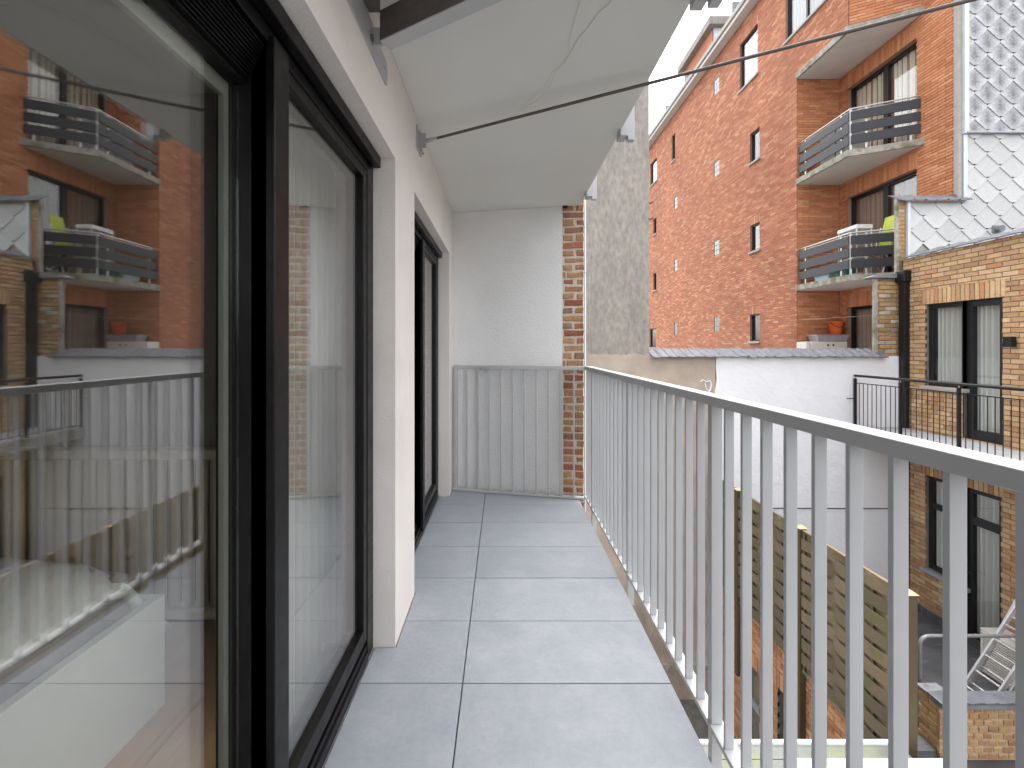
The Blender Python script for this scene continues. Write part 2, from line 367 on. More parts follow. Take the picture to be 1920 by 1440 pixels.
def slatemat(name, light, dark, grime):
    m, N, Lk, P = _mat(name)
    tc = N.new('ShaderNodeTexCoord'); sx = N.new('ShaderNodeSeparateXYZ'); Lk.new(tc.outputs['Object'], sx.inputs[0])
    v = _pos(N, Lk); n = _noise(N, Lk, v, 26, 6, .7)
    oi = N.new('ShaderNodeObjectInfo')
    base = _mix(N, Lk, 1, _ramp(N, Lk, n, [(.3, tuple(x*.86 for x in light)), (.7, light)]), _ramp(N, Lk, oi.outputs['Random'], [(0,(.88,.88,.88)),(1,(1.06,1.06,1.06))]), 'MULTIPLY')
    # soot that has washed down the middle of each slate: |x| small
    ab = N.new('ShaderNodeMath'); ab.operation = 'ABSOLUTE'; Lk.new(sx.outputs['X'], ab.inputs[0])
    ab2 = N.new('ShaderNodeMath'); ab2.operation = 'MULTIPLY_ADD'; ab2.inputs[1].default_value = .30; ab2.inputs[2].default_value = 0; Lk.new(n, ab2.inputs[0])
    sm = N.new('ShaderNodeMath'); sm.operation = 'ADD'; Lk.new(ab.outputs[0], sm.inputs[0]); Lk.new(ab2.outputs[0], sm.inputs[1])
    st = _ramp(N, Lk, sm.outputs[0], [(.12, (grime,)*3), (.34, (0,)*3)])
    zz = N.new('ShaderNodeMath'); zz.operation = 'ADD'; zz.inputs[1].default_value = .5; Lk.new(sx.outputs['Z'], zz.inputs[0])
    zr = _ramp(N, Lk, zz.outputs[0], [(.28, (.25,)*3), (.46, (1,)*3), (.62, (.75,)*3), (.72, (.1,)*3)])
    col = _mix(N, Lk, _mix(N, Lk, 1, st, zr, 'MULTIPLY'), base, dark)
    li = _ramp(N, Lk, _noise(N, Lk, v, 5, 4), [(.66, (0,0,0)), (.74, (.5,.5,.5))]); col = _mix(N, Lk, li, col, (.42,.36,.16))
    Lk.new(col, P.inputs['Base Color']); P.inputs['Roughness'].default_value = .75
    _bump(N, Lk, P, n, .2, .004); return m
M['slate_hi'] = slatemat('sooty_slate', (.58,.58,.59), (.09,.09,.095), 1.0)
M['slate_lo'] = slatemat('pale_slate', (.60,.595,.58), (.40,.40,.39), .35)
def woodmat(name, c1, c2, moss, axis=(1,14,1)):
    m, N, Lk, P = _mat(name)
    oi = N.new('ShaderNodeObjectInfo')
    n = _noise(N, Lk, _pos(N, Lk, axis), 9, 6, .65)
    col = _mix(N, Lk, n, c1, c2); col = _mix(N, Lk, 1, col, _ramp(N, Lk, oi.outputs['Random'], [(0,(.65,.65,.65)),(1,(1.25,1.2,1.15))]), 'MULTIPLY')
    f = _ramp(N, Lk, _noise(N, Lk, _pos(N, Lk), 3.2, 6, .7), [(.48, (0,0,0)), (.68, (.8,.8,.8))]); col = _mix(N, Lk, f, col, moss)
    Lk.new(col, P.inputs['Base Color']); P.inputs['Roughness'].default_value = .85
    _bump(N, Lk, P, n, .5, .004); return m
M['fence'] = woodmat('weathered_fence_wood', (.075,.056,.035), (.215,.168,.11), (.078,.092,.024), (14,1,14))
M['post'] = woodmat('mossy_post_wood', (.06,.038,.02), (.13,.085,.045), (.06,.07,.02), (9,9,.6))
M['cutwood'] = woodmat('cut_end_wood', (.52,.36,.20), (.62,.46,.28), (.45,.33,.18))
M['floorwood'] = woodmat('oak_floor', (.40,.24,.12), (.52,.33,.18), (.45,.28,.15), (9,1,9))
def mossglass():
    m = pmat('mossy_roof_glass', (.12,.13,.115), .5, .2, 5, stain=(.15,.16,.07), stain_s=4, stain_lo=.45, stain_hi=.7, spec=.6); return m
M['mossglass'] = mossglass()

# ================================================================== SETTING
g = MB().box(-150, 150, -150, 200, -5.4, -5.15).build('ground', M['ground']); tag(g, 'dark paved ground of the courtyard', None, kind='structure')

# ================================================================== OUR BUILDING
XF = -.463
bld = thing('apartment_building', 'pale rendered building with black sliding doors opening onto the tiled balcony', 'building', (XF, 0, -5.15))
F0 = FX(XF, 1)
OP = [(-2.6, 1.971, .0, 2.10), (2.396, 3.957, .0, 2.10)]
mb = MB(); wall_face(mb, F0, -5, 4.24, -5.15, 6.2, [(-2.6, 1.971, -.02, 2.10), (2.396, 3.957, -.02, 2.10)], 0, .36)
mb.build('wall', M['render'], bld)
# rooms behind the doors
def room(y0, y1):
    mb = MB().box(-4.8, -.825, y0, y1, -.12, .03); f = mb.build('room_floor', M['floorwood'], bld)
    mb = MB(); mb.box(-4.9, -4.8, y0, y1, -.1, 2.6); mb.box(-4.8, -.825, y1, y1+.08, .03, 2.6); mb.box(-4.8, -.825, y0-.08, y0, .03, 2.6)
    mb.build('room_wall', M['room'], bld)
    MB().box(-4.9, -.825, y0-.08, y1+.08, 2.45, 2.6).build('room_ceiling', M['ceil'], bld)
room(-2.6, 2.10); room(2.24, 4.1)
for y0, y1 in ((-2.6, 2.10), (2.24, 4.1)):
    MB().box(-.95, -.66, max(y0, -2.59), min(y1, 1.968 if y1 < 3 else 3.954) if y0 < 0 else 3.954, -.1, .02).build('threshold', M['bead'], bld) if y0 < 0 else \
    MB().box(-.95, -.66, 2.40, 3.954, -.1, .02).build('threshold', M['bead'], bld)

def sliding_door(y0, ym, y1, zt, near_visible):
    """far leaf fixed in the outer track, near leaf behind it; both double glazed"""
    e = .002
    fr = MB()
    fr.box(-.69, -.557, y1-.085, y1-e, 0, zt-e)                 # far jamb
    fr.box(-.69, -.557, y0+e, y0+.085, 0, zt-e)                 # near jamb
    fr.box(-.69, -.557, y0+.085, y1-.085, 2.015, zt-e)          # head
    fr.box(-.69, -.560, y0+.085, y1-.085, 0.0, .062)            # sill
    fr.box(-.575, -.553, y0+.085, y1-.085, .0, .040)
    fr.box(-.605, -.583, y0+.085, y1-.085, .062, .085)          # tracks
    f = fr.build('sliding_door', M['black'], bld, bevel=.003)
    # screen cassette below the lintel
    MB().box(-.553, -.522, y0+.02, y1-.012, zt-.048, zt-e).build('screen_cassette', M['black'], f, bevel=.003)
    # fixed far leaf
    lf = MB(); x0, x1 = -.602, -.560
    lf.box(x0, x1, ym, ym+.012, .03, 2.03); 
    lf.box(-.635, -.543, ym, ym+.075, .03, 2.03)                # meeting stile
    lf.box(x0, x1, y1-.13, y1-.087, .086, 2.013)
    lf.box(x0, x1, ym+.075, y1-.13, .086, .145); lf.box(x0, x1, ym+.075, y1-.13, 1.975, 2.013)
    lf.build('leaf_frame', M['black'], f, bevel=.003)
    bd = MB()
    for a, b, c, d in ((ym+.075, ym+.087, .145, 1.975), (y1-.142, y1-.13, .145, 1.975), (ym+.087, y1-.142, .145, .157), (ym+.087, y1-.142, 1.963, 1.975)):
        bd.box(-.598, -.586, a, b, c, d)
    bd.build('glazing_gasket', M['blackmetal'], f)
    for x in (-.580, -.5965):
        MB().box(x-.002, x+.002, ym+.072, y1-.127, .14, 1.98).build('pane', M['glass'], f)
    # near leaf
    nl = MB(); a0, a1 = y0 + .09, ym + .07
    nl.box(-.686, -.640, a0, a0+.07, .064, 2.013)
    nl.box(-.686, -.640, a1-.068, a1, .064, 2.013) 
    nl.box(-.686, -.612, a0+.07, ym-.001, 1.915, 2.013); nl.box(-.686, -.612, a0+.07, ym-.001, .064, .15)
    nl.build('leaf_frame', M['black'], f, bevel=.003)
    gl = MB(); gl.box(-.664, -.652, ym-.021, ym-.002, .15, 1.915); gl.box(-.664, -.652, a0+.07, ym-.021, 1.878, 1.915); gl.box(-.664, -.652, a0+.07, ym-.021, .15, .19)
    gl.build('glazing_bead', M['bead'], f)
    for x in (-.630, -.6465):
        MB().box(x-.002, x+.002, a0+.06, ym-.0015, .15, 1.915).build('pane', M['glass'], f)
    # ventilation grille over the near leaf
    vb = MB().box(-.604, -.560, y0+.09, ym-.002, 2.017, 2.055); 
    for k in range(11):
        z = 1.925 + k * .0075; vb.box(-.6115, -.600 + .0035*k, a0+.07, ym-.003, z, z+.0035)
    vb.build('vent_grille', M['black'], f)
    return f
sliding_door(-2.6, 1.09, 1.971, 2.10, True)
sliding_door(2.396, 3.115, 3.957, 2.10, False)

# balcony slab and tiles
E0, E1 = (-.463, 4.128), (.72, 3.862)                      # line of the end railing
def endY(x): return E0[1] + (E1[1]-E0[1]) * (x - E0[0]) / (E1[0]-E0[0])
slab = MB().pz([(-.822, -3.2), (.62, -3.2), (.62, endY(.62)-.05), (-.4635, endY(-.4635)-.02), (-.4635, 3.96), (-.822, 3.96)], -.20, -.034).build('balcony_deck', M['slabunder'], bld)
def clip_end(poly):
    out = []; f = lambda p: (endY(p[0]) + .012) - p[1]
    for i in range(len(poly)):
        a, b = poly[i], poly[(i+1) % len(poly)]; fa, fb = f(a), f(b)
        if fa >= 0: out.append(a)
        if (fa >= 0) != (fb >= 0):
            t = fa / (fa - fb); out.append((a[0]+(b[0]-a[0])*t, a[1]+(b[1]-a[1])*t))
    return out
JX, RX, j = -.1545, .645, .0022
k = -11
while True:
    ya, yb = 1.756 + .4*k + j, 1.756 + .4*(k+1) - j; k += 1
    if ya > 4.15: break
    lx, px = -.549, -.458
    def left_poly(ya, yb):
        pts = []                                    # follow the wall: piers stand forward of the frames
        segs = [(-9, 1.971, lx), (1.971, 2.396, px), (2.396, 3.957, lx), (3.957, 9, px)]
        for s0, s1, x in segs:
            a, b = max(ya, s0), min(yb, s1)
            if b - a > .001:
                if x == px: a2, b2 = (a - (.006 if s0 > ya else 0)), (b + (.006 if s1 < yb else 0))
                else: a2, b2 = (a + (.006 if s0 > ya else 0)), (b - (.006 if s1 < yb else 0))
                a2, b2 = max(a2, ya), min(b2, yb)
                if pts and abs(pts[-1][1] - a2) > 1e-6: a2 = pts[-1][1]
                pts += [(x, a2), (x, b2)]
        return pts
    lp = left_poly(ya, yb) + [(JX - j, yb), (JX - j, ya)]
    for poly in (lp, [(JX + j, ya), (RX, ya), (RX, yb), (JX + j, yb)]):
        if yb > 3.8: poly = clip_end(poly)
        if len(poly) < 3: continue
        dz = random.uniform(-.0008, .0008)
        MB().pz(poly, -.022 + dz, dz).build('floor_tile', M['tile'], slab, bevel=.0012, seg=1)

# ================================================================== BALCONY RAILING
rail = thing('balcony_railing', 'long light grey balustrade of flat upright bars along the right balcony edge', 'railing', (.72, 1, 0))
YE = 3.905
MB().box(.695, .750, -1.6, YE, 1.093, 1.125).build('top_rail', M['silver'], rail, bevel=.002)
MB().box(.695, .747, -1.6, YE, .003, .020).build('bottom_rail', M['silver'], rail, bevel=.0015)
bar = MB().box(-.014, .014, -.006, .006, 0, 1.0725).mesh('baluster', M['silver'])
postm = MB().box(-.019, .019, -.014, .014, 0, 1.0725).mesh('post', M['silver'])
lowm = MB().box(-.018, .018, -.0135, .0135, -.165, .0015).mesh('post_foot', M['silver'])
brk = MB().box(-.11, .02, -.012, .012, -.15, -.11).mesh('foot_bracket', M['galv'])
POSTS = []
for k in range(-28, 23):
    y = 1.552 + .1035 * k
    if y < -1.5 or y > YE - .03: continue
    if k % 10 == 0:
        link('post', postm, rail, (.719, y, .0203), bevel=.002)
        link('post_foot', lowm, rail, (.7185, y, .001), bevel=.002); link('foot_bracket', brk, rail, (.70, y, 0)); POSTS.append(y)
    else: link('baluster', bar, rail, (.714, y, .0203), bevel=.001)
# end railing
er = thing('end_railing', 'short light grey balustrade closing the far end of the balcony before the white wall', 'railing', (.1, 4.0, 0))
dx, dy = E1[0]-E0[0], E1[1]-E0[1]; ln = math.hypot(dx, dy); dv = (dx/ln, dy/ln); FE = Fr(E0, dv, (dv[1], -dv[0]))
mb = MB(); FE.box(mb, .30, ln - .035, 1.093, 1.125, -.028, .028); mb.build('top_rail', M['silver'], er, bevel=.002)
mb = MB(); FE.box(mb, .016, .335, 1.094, 1.123, .0285, .07); mb.build('end_cap_rail', M['silver'], er, bevel=.002)
mb = MB(); FE.box(mb, .016, ln - .035, .003, .020, -.026, .026); mb.build('bottom_rail', M['silver'], er, bevel=.0015)
mb = MB(); FE.box(mb, .018, .046, .0203, 1.0935, .018, .056); mb.build('post', M['silver'], er, bevel=.002)
for k, s_ in enumerate([.137, .242, .352, .457, .562, .665, .770, .875, .985, 1.092]):
    mb = MB()
    if k == 8: FE.box(mb, s_-.015, s_+.015, .0203, 1.0935, -.019, .019); mb.build('post', M['silver'], er, bevel=.002)
    else:
        dd = .024 if k < 2 else 0
        FE.box(mb, s_-.006, s_+.006, .0203, 1.0935, -.014+dd, .014+dd); mb.build('baluster', M['silver'], er, bevel=.001)
for z in (.15, 1.02):
    mb = MB(); FE.box(mb, -.004, .018, z, z+.02, .03, .045); mb.build('wall_bracket', M['conduit'], er)

# ================================================================== BALCONY ABOVE
up = thing('overhead_balcony', 'pale smooth underside of the balcony above with grey brackets', 'balcony', (.1, 1, 2.45))
endW = lambda x: 4.178 - .19 * (x + .463)                  # line of the white end wall
mb = MB().pz([(XF+.001, -3), (.666, -3), (.666, endW(.666)-.004), (XF+.001, endW(XF)-.004)], 2.51, 2.53); mb.build('soffit_panel', M['soffit'], up, bevel=.002)
MB().pz([(XF+.001, -3), (.655, -3), (.655, endW(.655)-.01), (XF+.001, endW(XF)-.01)], 2.53, 2.72).build('deck_slab', M['slabunder'], up)
for y in (.517, 1.552, 2.587, 3.622):
    MB().box(.70, .738, y-.02, y+.02, 2.45, 3.85).build('post', M['silver'], up, bevel=.002)
    MB().box(.656, .699, y-.03, y+.06, 2.47, 2.60).build('bracket', M['silver'], up, bevel=.002)
MB().box(.695, .75, -2.5, 3.9, 3.851, 3.885).build('top_rail', M['silver'], up); MB().box(.66, .694, -3, 3.9, 2.62, 2.70).build('edge_beam', M['silver'], up)
# ledger plate with its beam
st = thing('wall_beam_bracket', 'grey steel beam on a bolted wall plate under the balcony above', 'bracket', (XF, 1.2, 2.31))
pl = MB(); F0.poly(pl, [(.2, 2.315), (1.80, 2.315), (1.815, 2.33), (1.815, 2.395), (1.80, 2.41), (1.665, 2.41), (1.655, 2.425), (.2, 2.425)], -.006, 0)
pl.build('wall_plate', M['galv'], st, bevel=.0015)
tb = MB(); tb.box(XF+.001, XF+.04, 1.600, 1.606, 2.345, 2.40); tb.prism([(XF+.006,1.60,2.40),(XF+.075,1.60,2.40),(XF+.085,1.66,2.40),(XF+.006,1.70,2.40)], [(XF+.006,1.60,2.405),(XF+.075,1.60,2.405),(XF+.085,1.66,2.405),(XF+.006,1.70,2.405)])
tb.build('plate_tab', M['galv'], st)
for y, z, r in ((1.585, 2.36, .011), (1.765, 2.365, .005)):
    MB().tube([(XF+.004, y, z), (XF+.014 if r > .008 else XF+.0065, y, z)], r, 10).build('bolt', M['brownsteel'], st)
dB = Vector((.862, -.507, 0)).normalized(); nB = Vector((-dB.y, dB.x, 0)); pB = Vector((XF + .007, 1.611, 0))
def beam(w0, w1, z0, z1, L0, L1, m, nm):
    q = [pB + dB*L0 + nB*w0, pB + dB*L1 + nB*w0, pB + dB*L1 + nB*w1, pB + dB*L0 + nB*w1]
    MB().pz([(p.x, p.y) for p in q], z0, z1).build(nm, m, st, bevel=.002)
beam(0, .055, 2.352, 2.358, .03, 1.28, M['silver'], 'beam_flange')
beam(.001, .008, 2.3582, 2.455, .03, 1.28, M['brownsteel'], 'beam_web')
beam(0, .055, 2.4555, 2.462, .03, 1.28, M['brownsteel'], 'beam_flange')
MB().box(XF+.007, XF+.045, 1.30, 1.56, 2.428, 2.50).build('cleat', M['brownsteel'], st)
beam(.002, .05, 2.4625, 2.509, .9, 1.2, M['galv'], 'packer')

# ================================================================== CABLE ACROSS THE YARD
cb = thing('suspension_cable', 'thick dark cable running from a wall anchor out across the courtyard', 'cable', (XF, 2.517, 2.41))
cp = lambda t: Vector((-.425 + 1.325*t, 2.502 - .578*t, 2.412 + .0585*t))
T1 = (7.25 + .425) / 1.325
MB().tube([cp(t * T1 / 40) for t in range(41)], .0075, 8).build('cable', M['brownsteel'], cb, smooth=True)
MB().tube([cp(-.015), cp(.03), cp(.031), cp(.055)], [.012,.012,.009,.009], 10).build('cable_sleeve', M['galv'], cb)
an = MB(); F0.poly(an, [(2.44, 2.352), (2.56, 2.352), (2.60, 2.365), (2.60, 2.40), (2.47, 2.475), (2.44, 2.475)], -.006, 0)
an.box(XF, XF+.045, 2.488, 2.494, 2.37, 2.45); an.build('anchor_plate', M['galv'], cb, bevel=.001)
for y, z in ((2.47, 2.445), (2.535, 2.375), (2.58, 2.38)): MB().tube([(XF+.005, y, z), (XF+.018, y, z)], .009, 6).build('bolt', M['stainless'], cb)
wr = thing('thin_wire', 'thin loose wires hanging from the pale soffit down to the cable', 'wire', (.1, 2.3, 2.45))
def up_on_soffit(u, v, z=2.506):
    Y = FPX * (z - HC) / (V0 - v); return Vector((xu(u, Y), Y, z))
tie = cp(.345); 
w1 = [tie + Vector((0,0,.008)), up_on_soffit(1020, 165, 2.46), up_on_soffit(1036, 135, 2.48)] + [up_on_soffit(*q) for q in ((1060, 118), (1070, 98), (1085, 70), (1100, 55), (1125, 20), (1140, 10), (1152, -6))]
w2 = [tie + Vector((.004,0,.008)), up_on_soffit(1010, 186, 2.455), up_on_soffit(1035, 155, 2.47), up_on_soffit(1040, 138, 2.485)] + [up_on_soffit(*q) for q in ((1069, 100), (1068, 84), (1074, 50), (1090, -5))]
MB().tube(w1, .0013, 5).build('wire', M['offwhite'], wr); MB().tube(w2, .0013, 5).build('wire', M['offwhite'], wr)
MB().tube([tie + Vector((.012*math.cos(a), .004*a/6 , .012*math.sin(a))) for a in [i*.6 for i in range(24)]], .0012, 5).build('wire_knot', M['offwhite'], wr)

# ================================================================== WHITE END WALL WITH BRICK EDGE
ew = thing('party_wall', 'white stuccoed end wall with a strip of bare old brick at its right edge', 'wall', (.1, 4.1, -5.15))
dvx = Vector((1, -.19)).normalized(); FW = Fr((XF, 4.178), (dvx.x, dvx.y), (dvx.y, -dvx.x))
sB = (.519 - XF) / dvx.x; sE = (.697 - XF) / dvx.x
mb = MB(); FW.box(mb, -.06, sB, -5.15, 6.2, 0, .5); mb.build('wall', M['render2'], ew)
mb = MB(); FW.box(mb, sB+.002, sE-.004, -5.15, 6.2, .012, .5); mb.build('mortar_bed', M['mortar_old'], ew)
cells = []; z = -5.12; k = 0
while z < 6.1:
    h = random.uniform(.046, .053); wt = sE - sB
    if k % 2: c = [(sB+.004, sB+wt*random.uniform(.46,.58)), None]; c[1] = (c[0][1]+random.uniform(.018,.026), sE)
    else:
        x = sB + random.choice([.004, .004, .016, .028]); c = [(x, sE)] if x < sB+.02 else [(sB+.003, x), (x+.010, sE)]
    for a, b in c: cells.append((a, b - random.uniform(0, .005), z, z + h))
    z += h + random.uniform(.013, .018); k += 1
bricks(ew, FW, cells, M['brick_old'], M['brick_old_b'], dep=.04, nind=300, jit=.004, ch=.009, rough=.006, proud=-.002)
p = FW.p(sE + .011, 0, .0)
MB().tube([(p[0], p[1], -5.1), (p[0], p[1], 6.1)], .0085, 10).build('conduit', M['conduit'], ew, smooth=True)
for z in (.02, .86, 1.43, 1.93, 2.32):
    MB().tube([(p[0]+.012, p[1]-.004, z), (p[0]-.012, p[1]-.012, z), (p[0]-.02, p[1]+.004, z)], .004, 6).build('pipe_clip', M['galv'], ew)
lampb = MB().box(.52, .56, endW(.54)-.03, endW(.54)-.001, 2.495, 2.509).build('fixing_clip', M['blackmetal'], ew)

# ================================================================== CONCRETE GABLE AND GARDEN WALL
YB = 8.36
cg = MB(); cg.box(.60, xu(1217, YB+.03), YB+.03, YB+6, 1.10, 10.5)
cg = cg.build('concrete_gable', M['concrete'], None); tag(cg, 'tall bare concrete gable rising above the beige garden wall', 'building')
gw = thing('garden_wall', 'courtyard wall half beige plaster and half white paint under grey coping tiles', 'wall', (4, YB, -5.15))
XW = xu(1341, YB)
zt = 1.115
mb = MB(); mb.box(-.4, XW, YB, YB+.24, -5.15, zt); mb.build('beige_plaster', M['beige'], gw)
mb = MB()
for i in range(24):                                        # ragged upper edge of the plaster on the concrete
    a = .7 + i * .083; mb.pz([(a, YB+.004), (a+.083, YB+.004), (a+.083, YB+.03), (a, YB+.03)], zt-.01, 1.145 + random.uniform(-.02, .022))
mb.build('plaster_edge', M['beige'], gw)
# white part, with a wavering painted edge
pts = [(XW + random.uniform(-.03, .03) * (1 if i else 0), -5.15 + i * (zt + 5.15) / 30) for i in range(31)]
mb = MB(); FY(YB).poly(mb, pts + [(7.30, zt), (7.30, -5.15)], -.008, .24); mb.build('white_plaster', M['white'], gw)
MB().tube([(xu(1420, YB-.02), YB-.02, zv(952, YB)), (xu(1680, YB-.02), YB-.02, zv(953, YB))], .008, 6).build('wall_cable', M['blackmetal'], gw)
MB().box(.72, 3.78, YB-.06, YB-.001, zv(1252, YB), zv(1243, YB)).build('ledge', M['slab'], gw)
# chalk-like mark on the beige plaster
def gp(u, v): return (xu(u, YB-.003), YB-.003, zv(v, YB))
MB().tube([gp(*q) for q in ((1313,716),(1318,712),(1324,716),(1331,714),(1334,720),(1332,730),(1328,736))], .012, 6).build('paint_mark', M['white'], gw)
MB().tube([gp(*q) for q in ((1322,718),(1324,728),(1330,735))], .008, 6).build('paint_mark', M['white'], gw)
# coping
def coping_tile_mesh(wd, dp, m, name, sk=0.):
    mb = MB(); n = 7; pr = []
    for i in range(n):
        t = (0, .2, .45, .72, .80, .92, 1)[i]; pr.append((t * wd, (.003, .002, .002, .004, .017, .021, .006)[i]))
    top = []; bot = []
    vs = []; fs = []
    for jv in range(2):
        for x, h in pr:
            y = -jv * dp; z = -.62 * jv * dp
            vs.append((x - sk + sk * 2 * jv, y, z + h + .014)); 
    for jv in range(2):
        for x, h in pr:
            y = -jv * dp; z = -.62 * jv * dp
            vs.append((x - sk + sk * 2 * jv, y, z + h))
    for i in range(n-1):
        fs += [(i, i+1, n+i+1, n+i), (2*n+i, 3*n+i, 3*n+i+1, 2*n+i+1), (n+i, n+i+1, 3*n+i+1, 3*n+i), (i, 2*n+i, 2*n+i+1, i+1)]
    fs += [(0, n, 3*n, 2*n), (n-1, 3*n-1, 4*n-1, 2*n-1)]
    mb.add(vs, fs); return mb.mesh(name, m)
ct = coping_tile_mesh(.176, .23, M['pantile'], 'coping_tile', .035)
x = xu(1219, YB)
while x < xu(1652, YB) - .05:
    o = link('coping_tile', ct, gw, (x, YB + .135, zt + .125 + random.uniform(-.006, .006))); o.rotation_euler = (random.uniform(-.03,.03), .07 + random.uniform(-.04,.04), random.uniform(-.04,.04)); x += .157
MB().prism([(xu(1217,YB), YB+.001, zt), (xu(1652,YB), YB+.001, zt), (xu(1652,YB), YB+.23, zt), (xu(1217,YB), YB+.23, zt)],
           [(xu(1217,YB), YB+.10, zt+.085), (xu(1652,YB), YB+.10, zt+.085), (xu(1652,YB), YB+.23, zt+.085), (xu(1217,YB), YB+.23, zt+.085)]).build('coping_mortar', M['mortar'], gw)

# ================================================================== window builder
def curtain(parent, F, s0, s1, z0, z1, dep, m, waves=9, amp=.042, name='curtain'):
    n = waves * 8; vs = []; fs = []; ph = random.random() * 6
    for i in range(n + 1):
        t = i / n; d = dep + amp * math.sin(t * waves * 2 * math.pi + ph + 1.4 * math.sin(t * 7)) 
        for jv in range(2): vs.append(F.p(s0 + (s1-s0) * t, (z0, z1)[jv], d))
    fs = [(2*i, 2*i+2, 2*i+3, 2*i+1) for i in range(n)]
    return MB().add(vs, fs).build(name, m, parent, smooth=True, fix=False)
def window(parent, F, s0, s1, z0, z1, rec=.10, fw=.05, mull=(), trans=(), sill=None, cur=None, name='window', m=None, fd=.07, bottom=None, glass='farglass', handle=None, deep=.8, side=None):
    m = m or M['frame_dark']; fr = MB(); e = .003
    F.box(fr, s0+e, s0+fw, z0+e, z1-e, rec, rec+fd); F.box(fr, s1-fw, s1-e, z0+e, z1-e, rec, rec+fd)
    F.box(fr, s0+fw, s1-fw, z1-fw, z1-e, rec, rec+fd); F.box(fr, s0+fw, s1-fw, z0+e, z0+(bottom or fw), rec, rec+fd)
    for a, wd in mull: F.box(fr, a-wd/2, a+wd/2, z0+(bottom or fw), z1-fw, rec+.002, rec+fd-.002)
    for z, wd in trans:
        edges = sorted([s0+fw, s1-fw] + [a + sg*wm/2 for a, wm in mull for sg in (-1, 1)])
        for q in range(0, len(edges), 2): F.box(fr, edges[q], edges[q+1], z-wd/2, z+wd/2, rec+.003, rec+fd-.003)
    o = fr.build(name, m, parent)
    edges = sorted([s0+fw*.8, s1-fw*.8] + [a + sg*wm*.4 for a, wm in mull for sg in (-1, 1)])
    for q in range(0, len(edges), 2):
        g_ = MB(); F.box(g_, edges[q], edges[q+1], z0+(bottom or fw)*.8, z1-fw*.8, rec+.030, rec+.036); g_.build('pane', M[glass], o)
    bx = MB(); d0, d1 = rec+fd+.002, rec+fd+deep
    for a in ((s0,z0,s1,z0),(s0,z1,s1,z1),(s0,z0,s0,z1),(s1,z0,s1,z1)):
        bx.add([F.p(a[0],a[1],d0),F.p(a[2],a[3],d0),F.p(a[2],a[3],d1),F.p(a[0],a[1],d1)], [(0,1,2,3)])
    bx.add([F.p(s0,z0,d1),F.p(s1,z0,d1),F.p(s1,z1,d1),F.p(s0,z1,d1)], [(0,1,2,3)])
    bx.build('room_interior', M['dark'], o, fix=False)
    if sill:
        sl = MB(); F.box(sl, s0-.05, s1+.05, z0-.06, z0-.002, -.05, rec+.02); sl.build('sill', sill, o, bevel=.004)
    if cur:
        for c in cur: curtain(o, F, c[0], c[1], z0+.03, z1-fw, rec+fd+.05, c[2], c[3] if len(c) > 3 else 8)
    return o

# ================================================================== RED BRICK APARTMENT BLOCK
XR, XB = 7.5, 8.6
red = thing('brick_apartment_block', 'tall red brick apartment block with corner balconies beyond the garden wall', 'building', (XR, 12, -5.15))
FR, FB = FX(XR), FX(XB)
YC, YK, YP = 11.7, 9.96, 9.39          # facade corner, balcony kink, balcony end on the back wall
ZR = 11.45
Wd = []                                                     # windows of the long facade: y0, y1, z0, z1
Wd += [(13.5,14.51,9.36,10.83),(22.33,23.3,9.42,10.55),(19.95,20.36,9.48,10.62)]
Wd += [(13.39,13.91,6.83,7.73),(13.39,13.89,4.15,4.95),(13.39,13.91,1.45,2.26)]
Wd += [(22.40,22.84,6.85,7.62),(22.40,22.85,4.08,4.93),(22.45,23.42,1.25,2.2)]
GB = [(15.9,16.29,z-.26,z+.26) for z in (10.45,7.55,4.77,2.08)] + [(19.72,20.06,z-.26,z+.26) for z in (7.54,4.83,2.05)]
TOPW = (10.55, 12.16, 9.36, 10.95)
LB, HB, JB = .30, .064, .010
vis_red = lambda u, v: u > 1217 and v < 655 and not (v > 390 and u > 1690)
holes = Wd + GB + [TOPW]
mb = MB()
wall_face(mb, FR, YC+.03, 24, -5.15, 8.25, [h for h in holes if h[3] < 8.25], .012, .2)
wall_face(mb, FR, YK, 24, 8.25, ZR, [h for h in holes if h[3] > 8.25], .012, .2)
FS = FY(YC)                                                 # side wall of the recess
FA = Fr((XR, YK), (Vector((XB-XR, YP-YK)).normalized().x, Vector((XB-XR, YP-YK)).normalized().y), (Vector((XB-XR, YP-YK)).normalized().y, -Vector((XB-XR, YP-YK)).normalized().x))
LA = math.hypot(XB-XR, YP-YK)
wall_face(mb, FS, XR+.012, XB+.2, -5.15, 8.2, [], .012, .2)
BW = [(9.53, 11.47, 5.58, 7.72), (9.53, 11.47, 2.88, 5.0), (9.53, 11.47, .10, 2.27)]
wall_face(mb, FB, 8.46, YC, -5.15, 12.0, BW, .012, .2)
wall_face(mb, FA, .01, LA, 8.25, ZR, [], .012, .2)
mb.build('wall', M['mortar_red'], red, fix=False)
sold = [(w_[0]-.02, w_[1]+.02, w_[3], w_[3]+.24) for w_ in Wd]
bsold = [(9.5, 11.5, w_[3], w_[3]+.34) for w_ in BW]
ZS = .6 + 120*HB
cells = brick_cells(YC, 23.95, .6, ZS, holes + sold, .235, HB, JB, bond=.37) + brick_cells(YK, 23.95, ZS, ZR, holes + sold, .235, HB, JB, bond=.37)
for q in sold: cells += soldier(*q, .07, JB)
bricks(red, FR, cells, M['brick_red'], M['brick_red_b'], nind=60, vis=lambda u, v: vis_red(u, v), dep=.025)
bricks(red, FS, brick_cells(XR+.028, XB-.002, -.4, 8.12, [], LB, HB, JB), M['brick_bay'], M['brick_bay_b'], nind=30, vis=vis_red, dep=.025)
cells = brick_cells(8.46, YC-.002, -.4, 11.9, BW + bsold, LB, HB, JB)
for q in bsold: cells += soldier(*q, .072, JB)
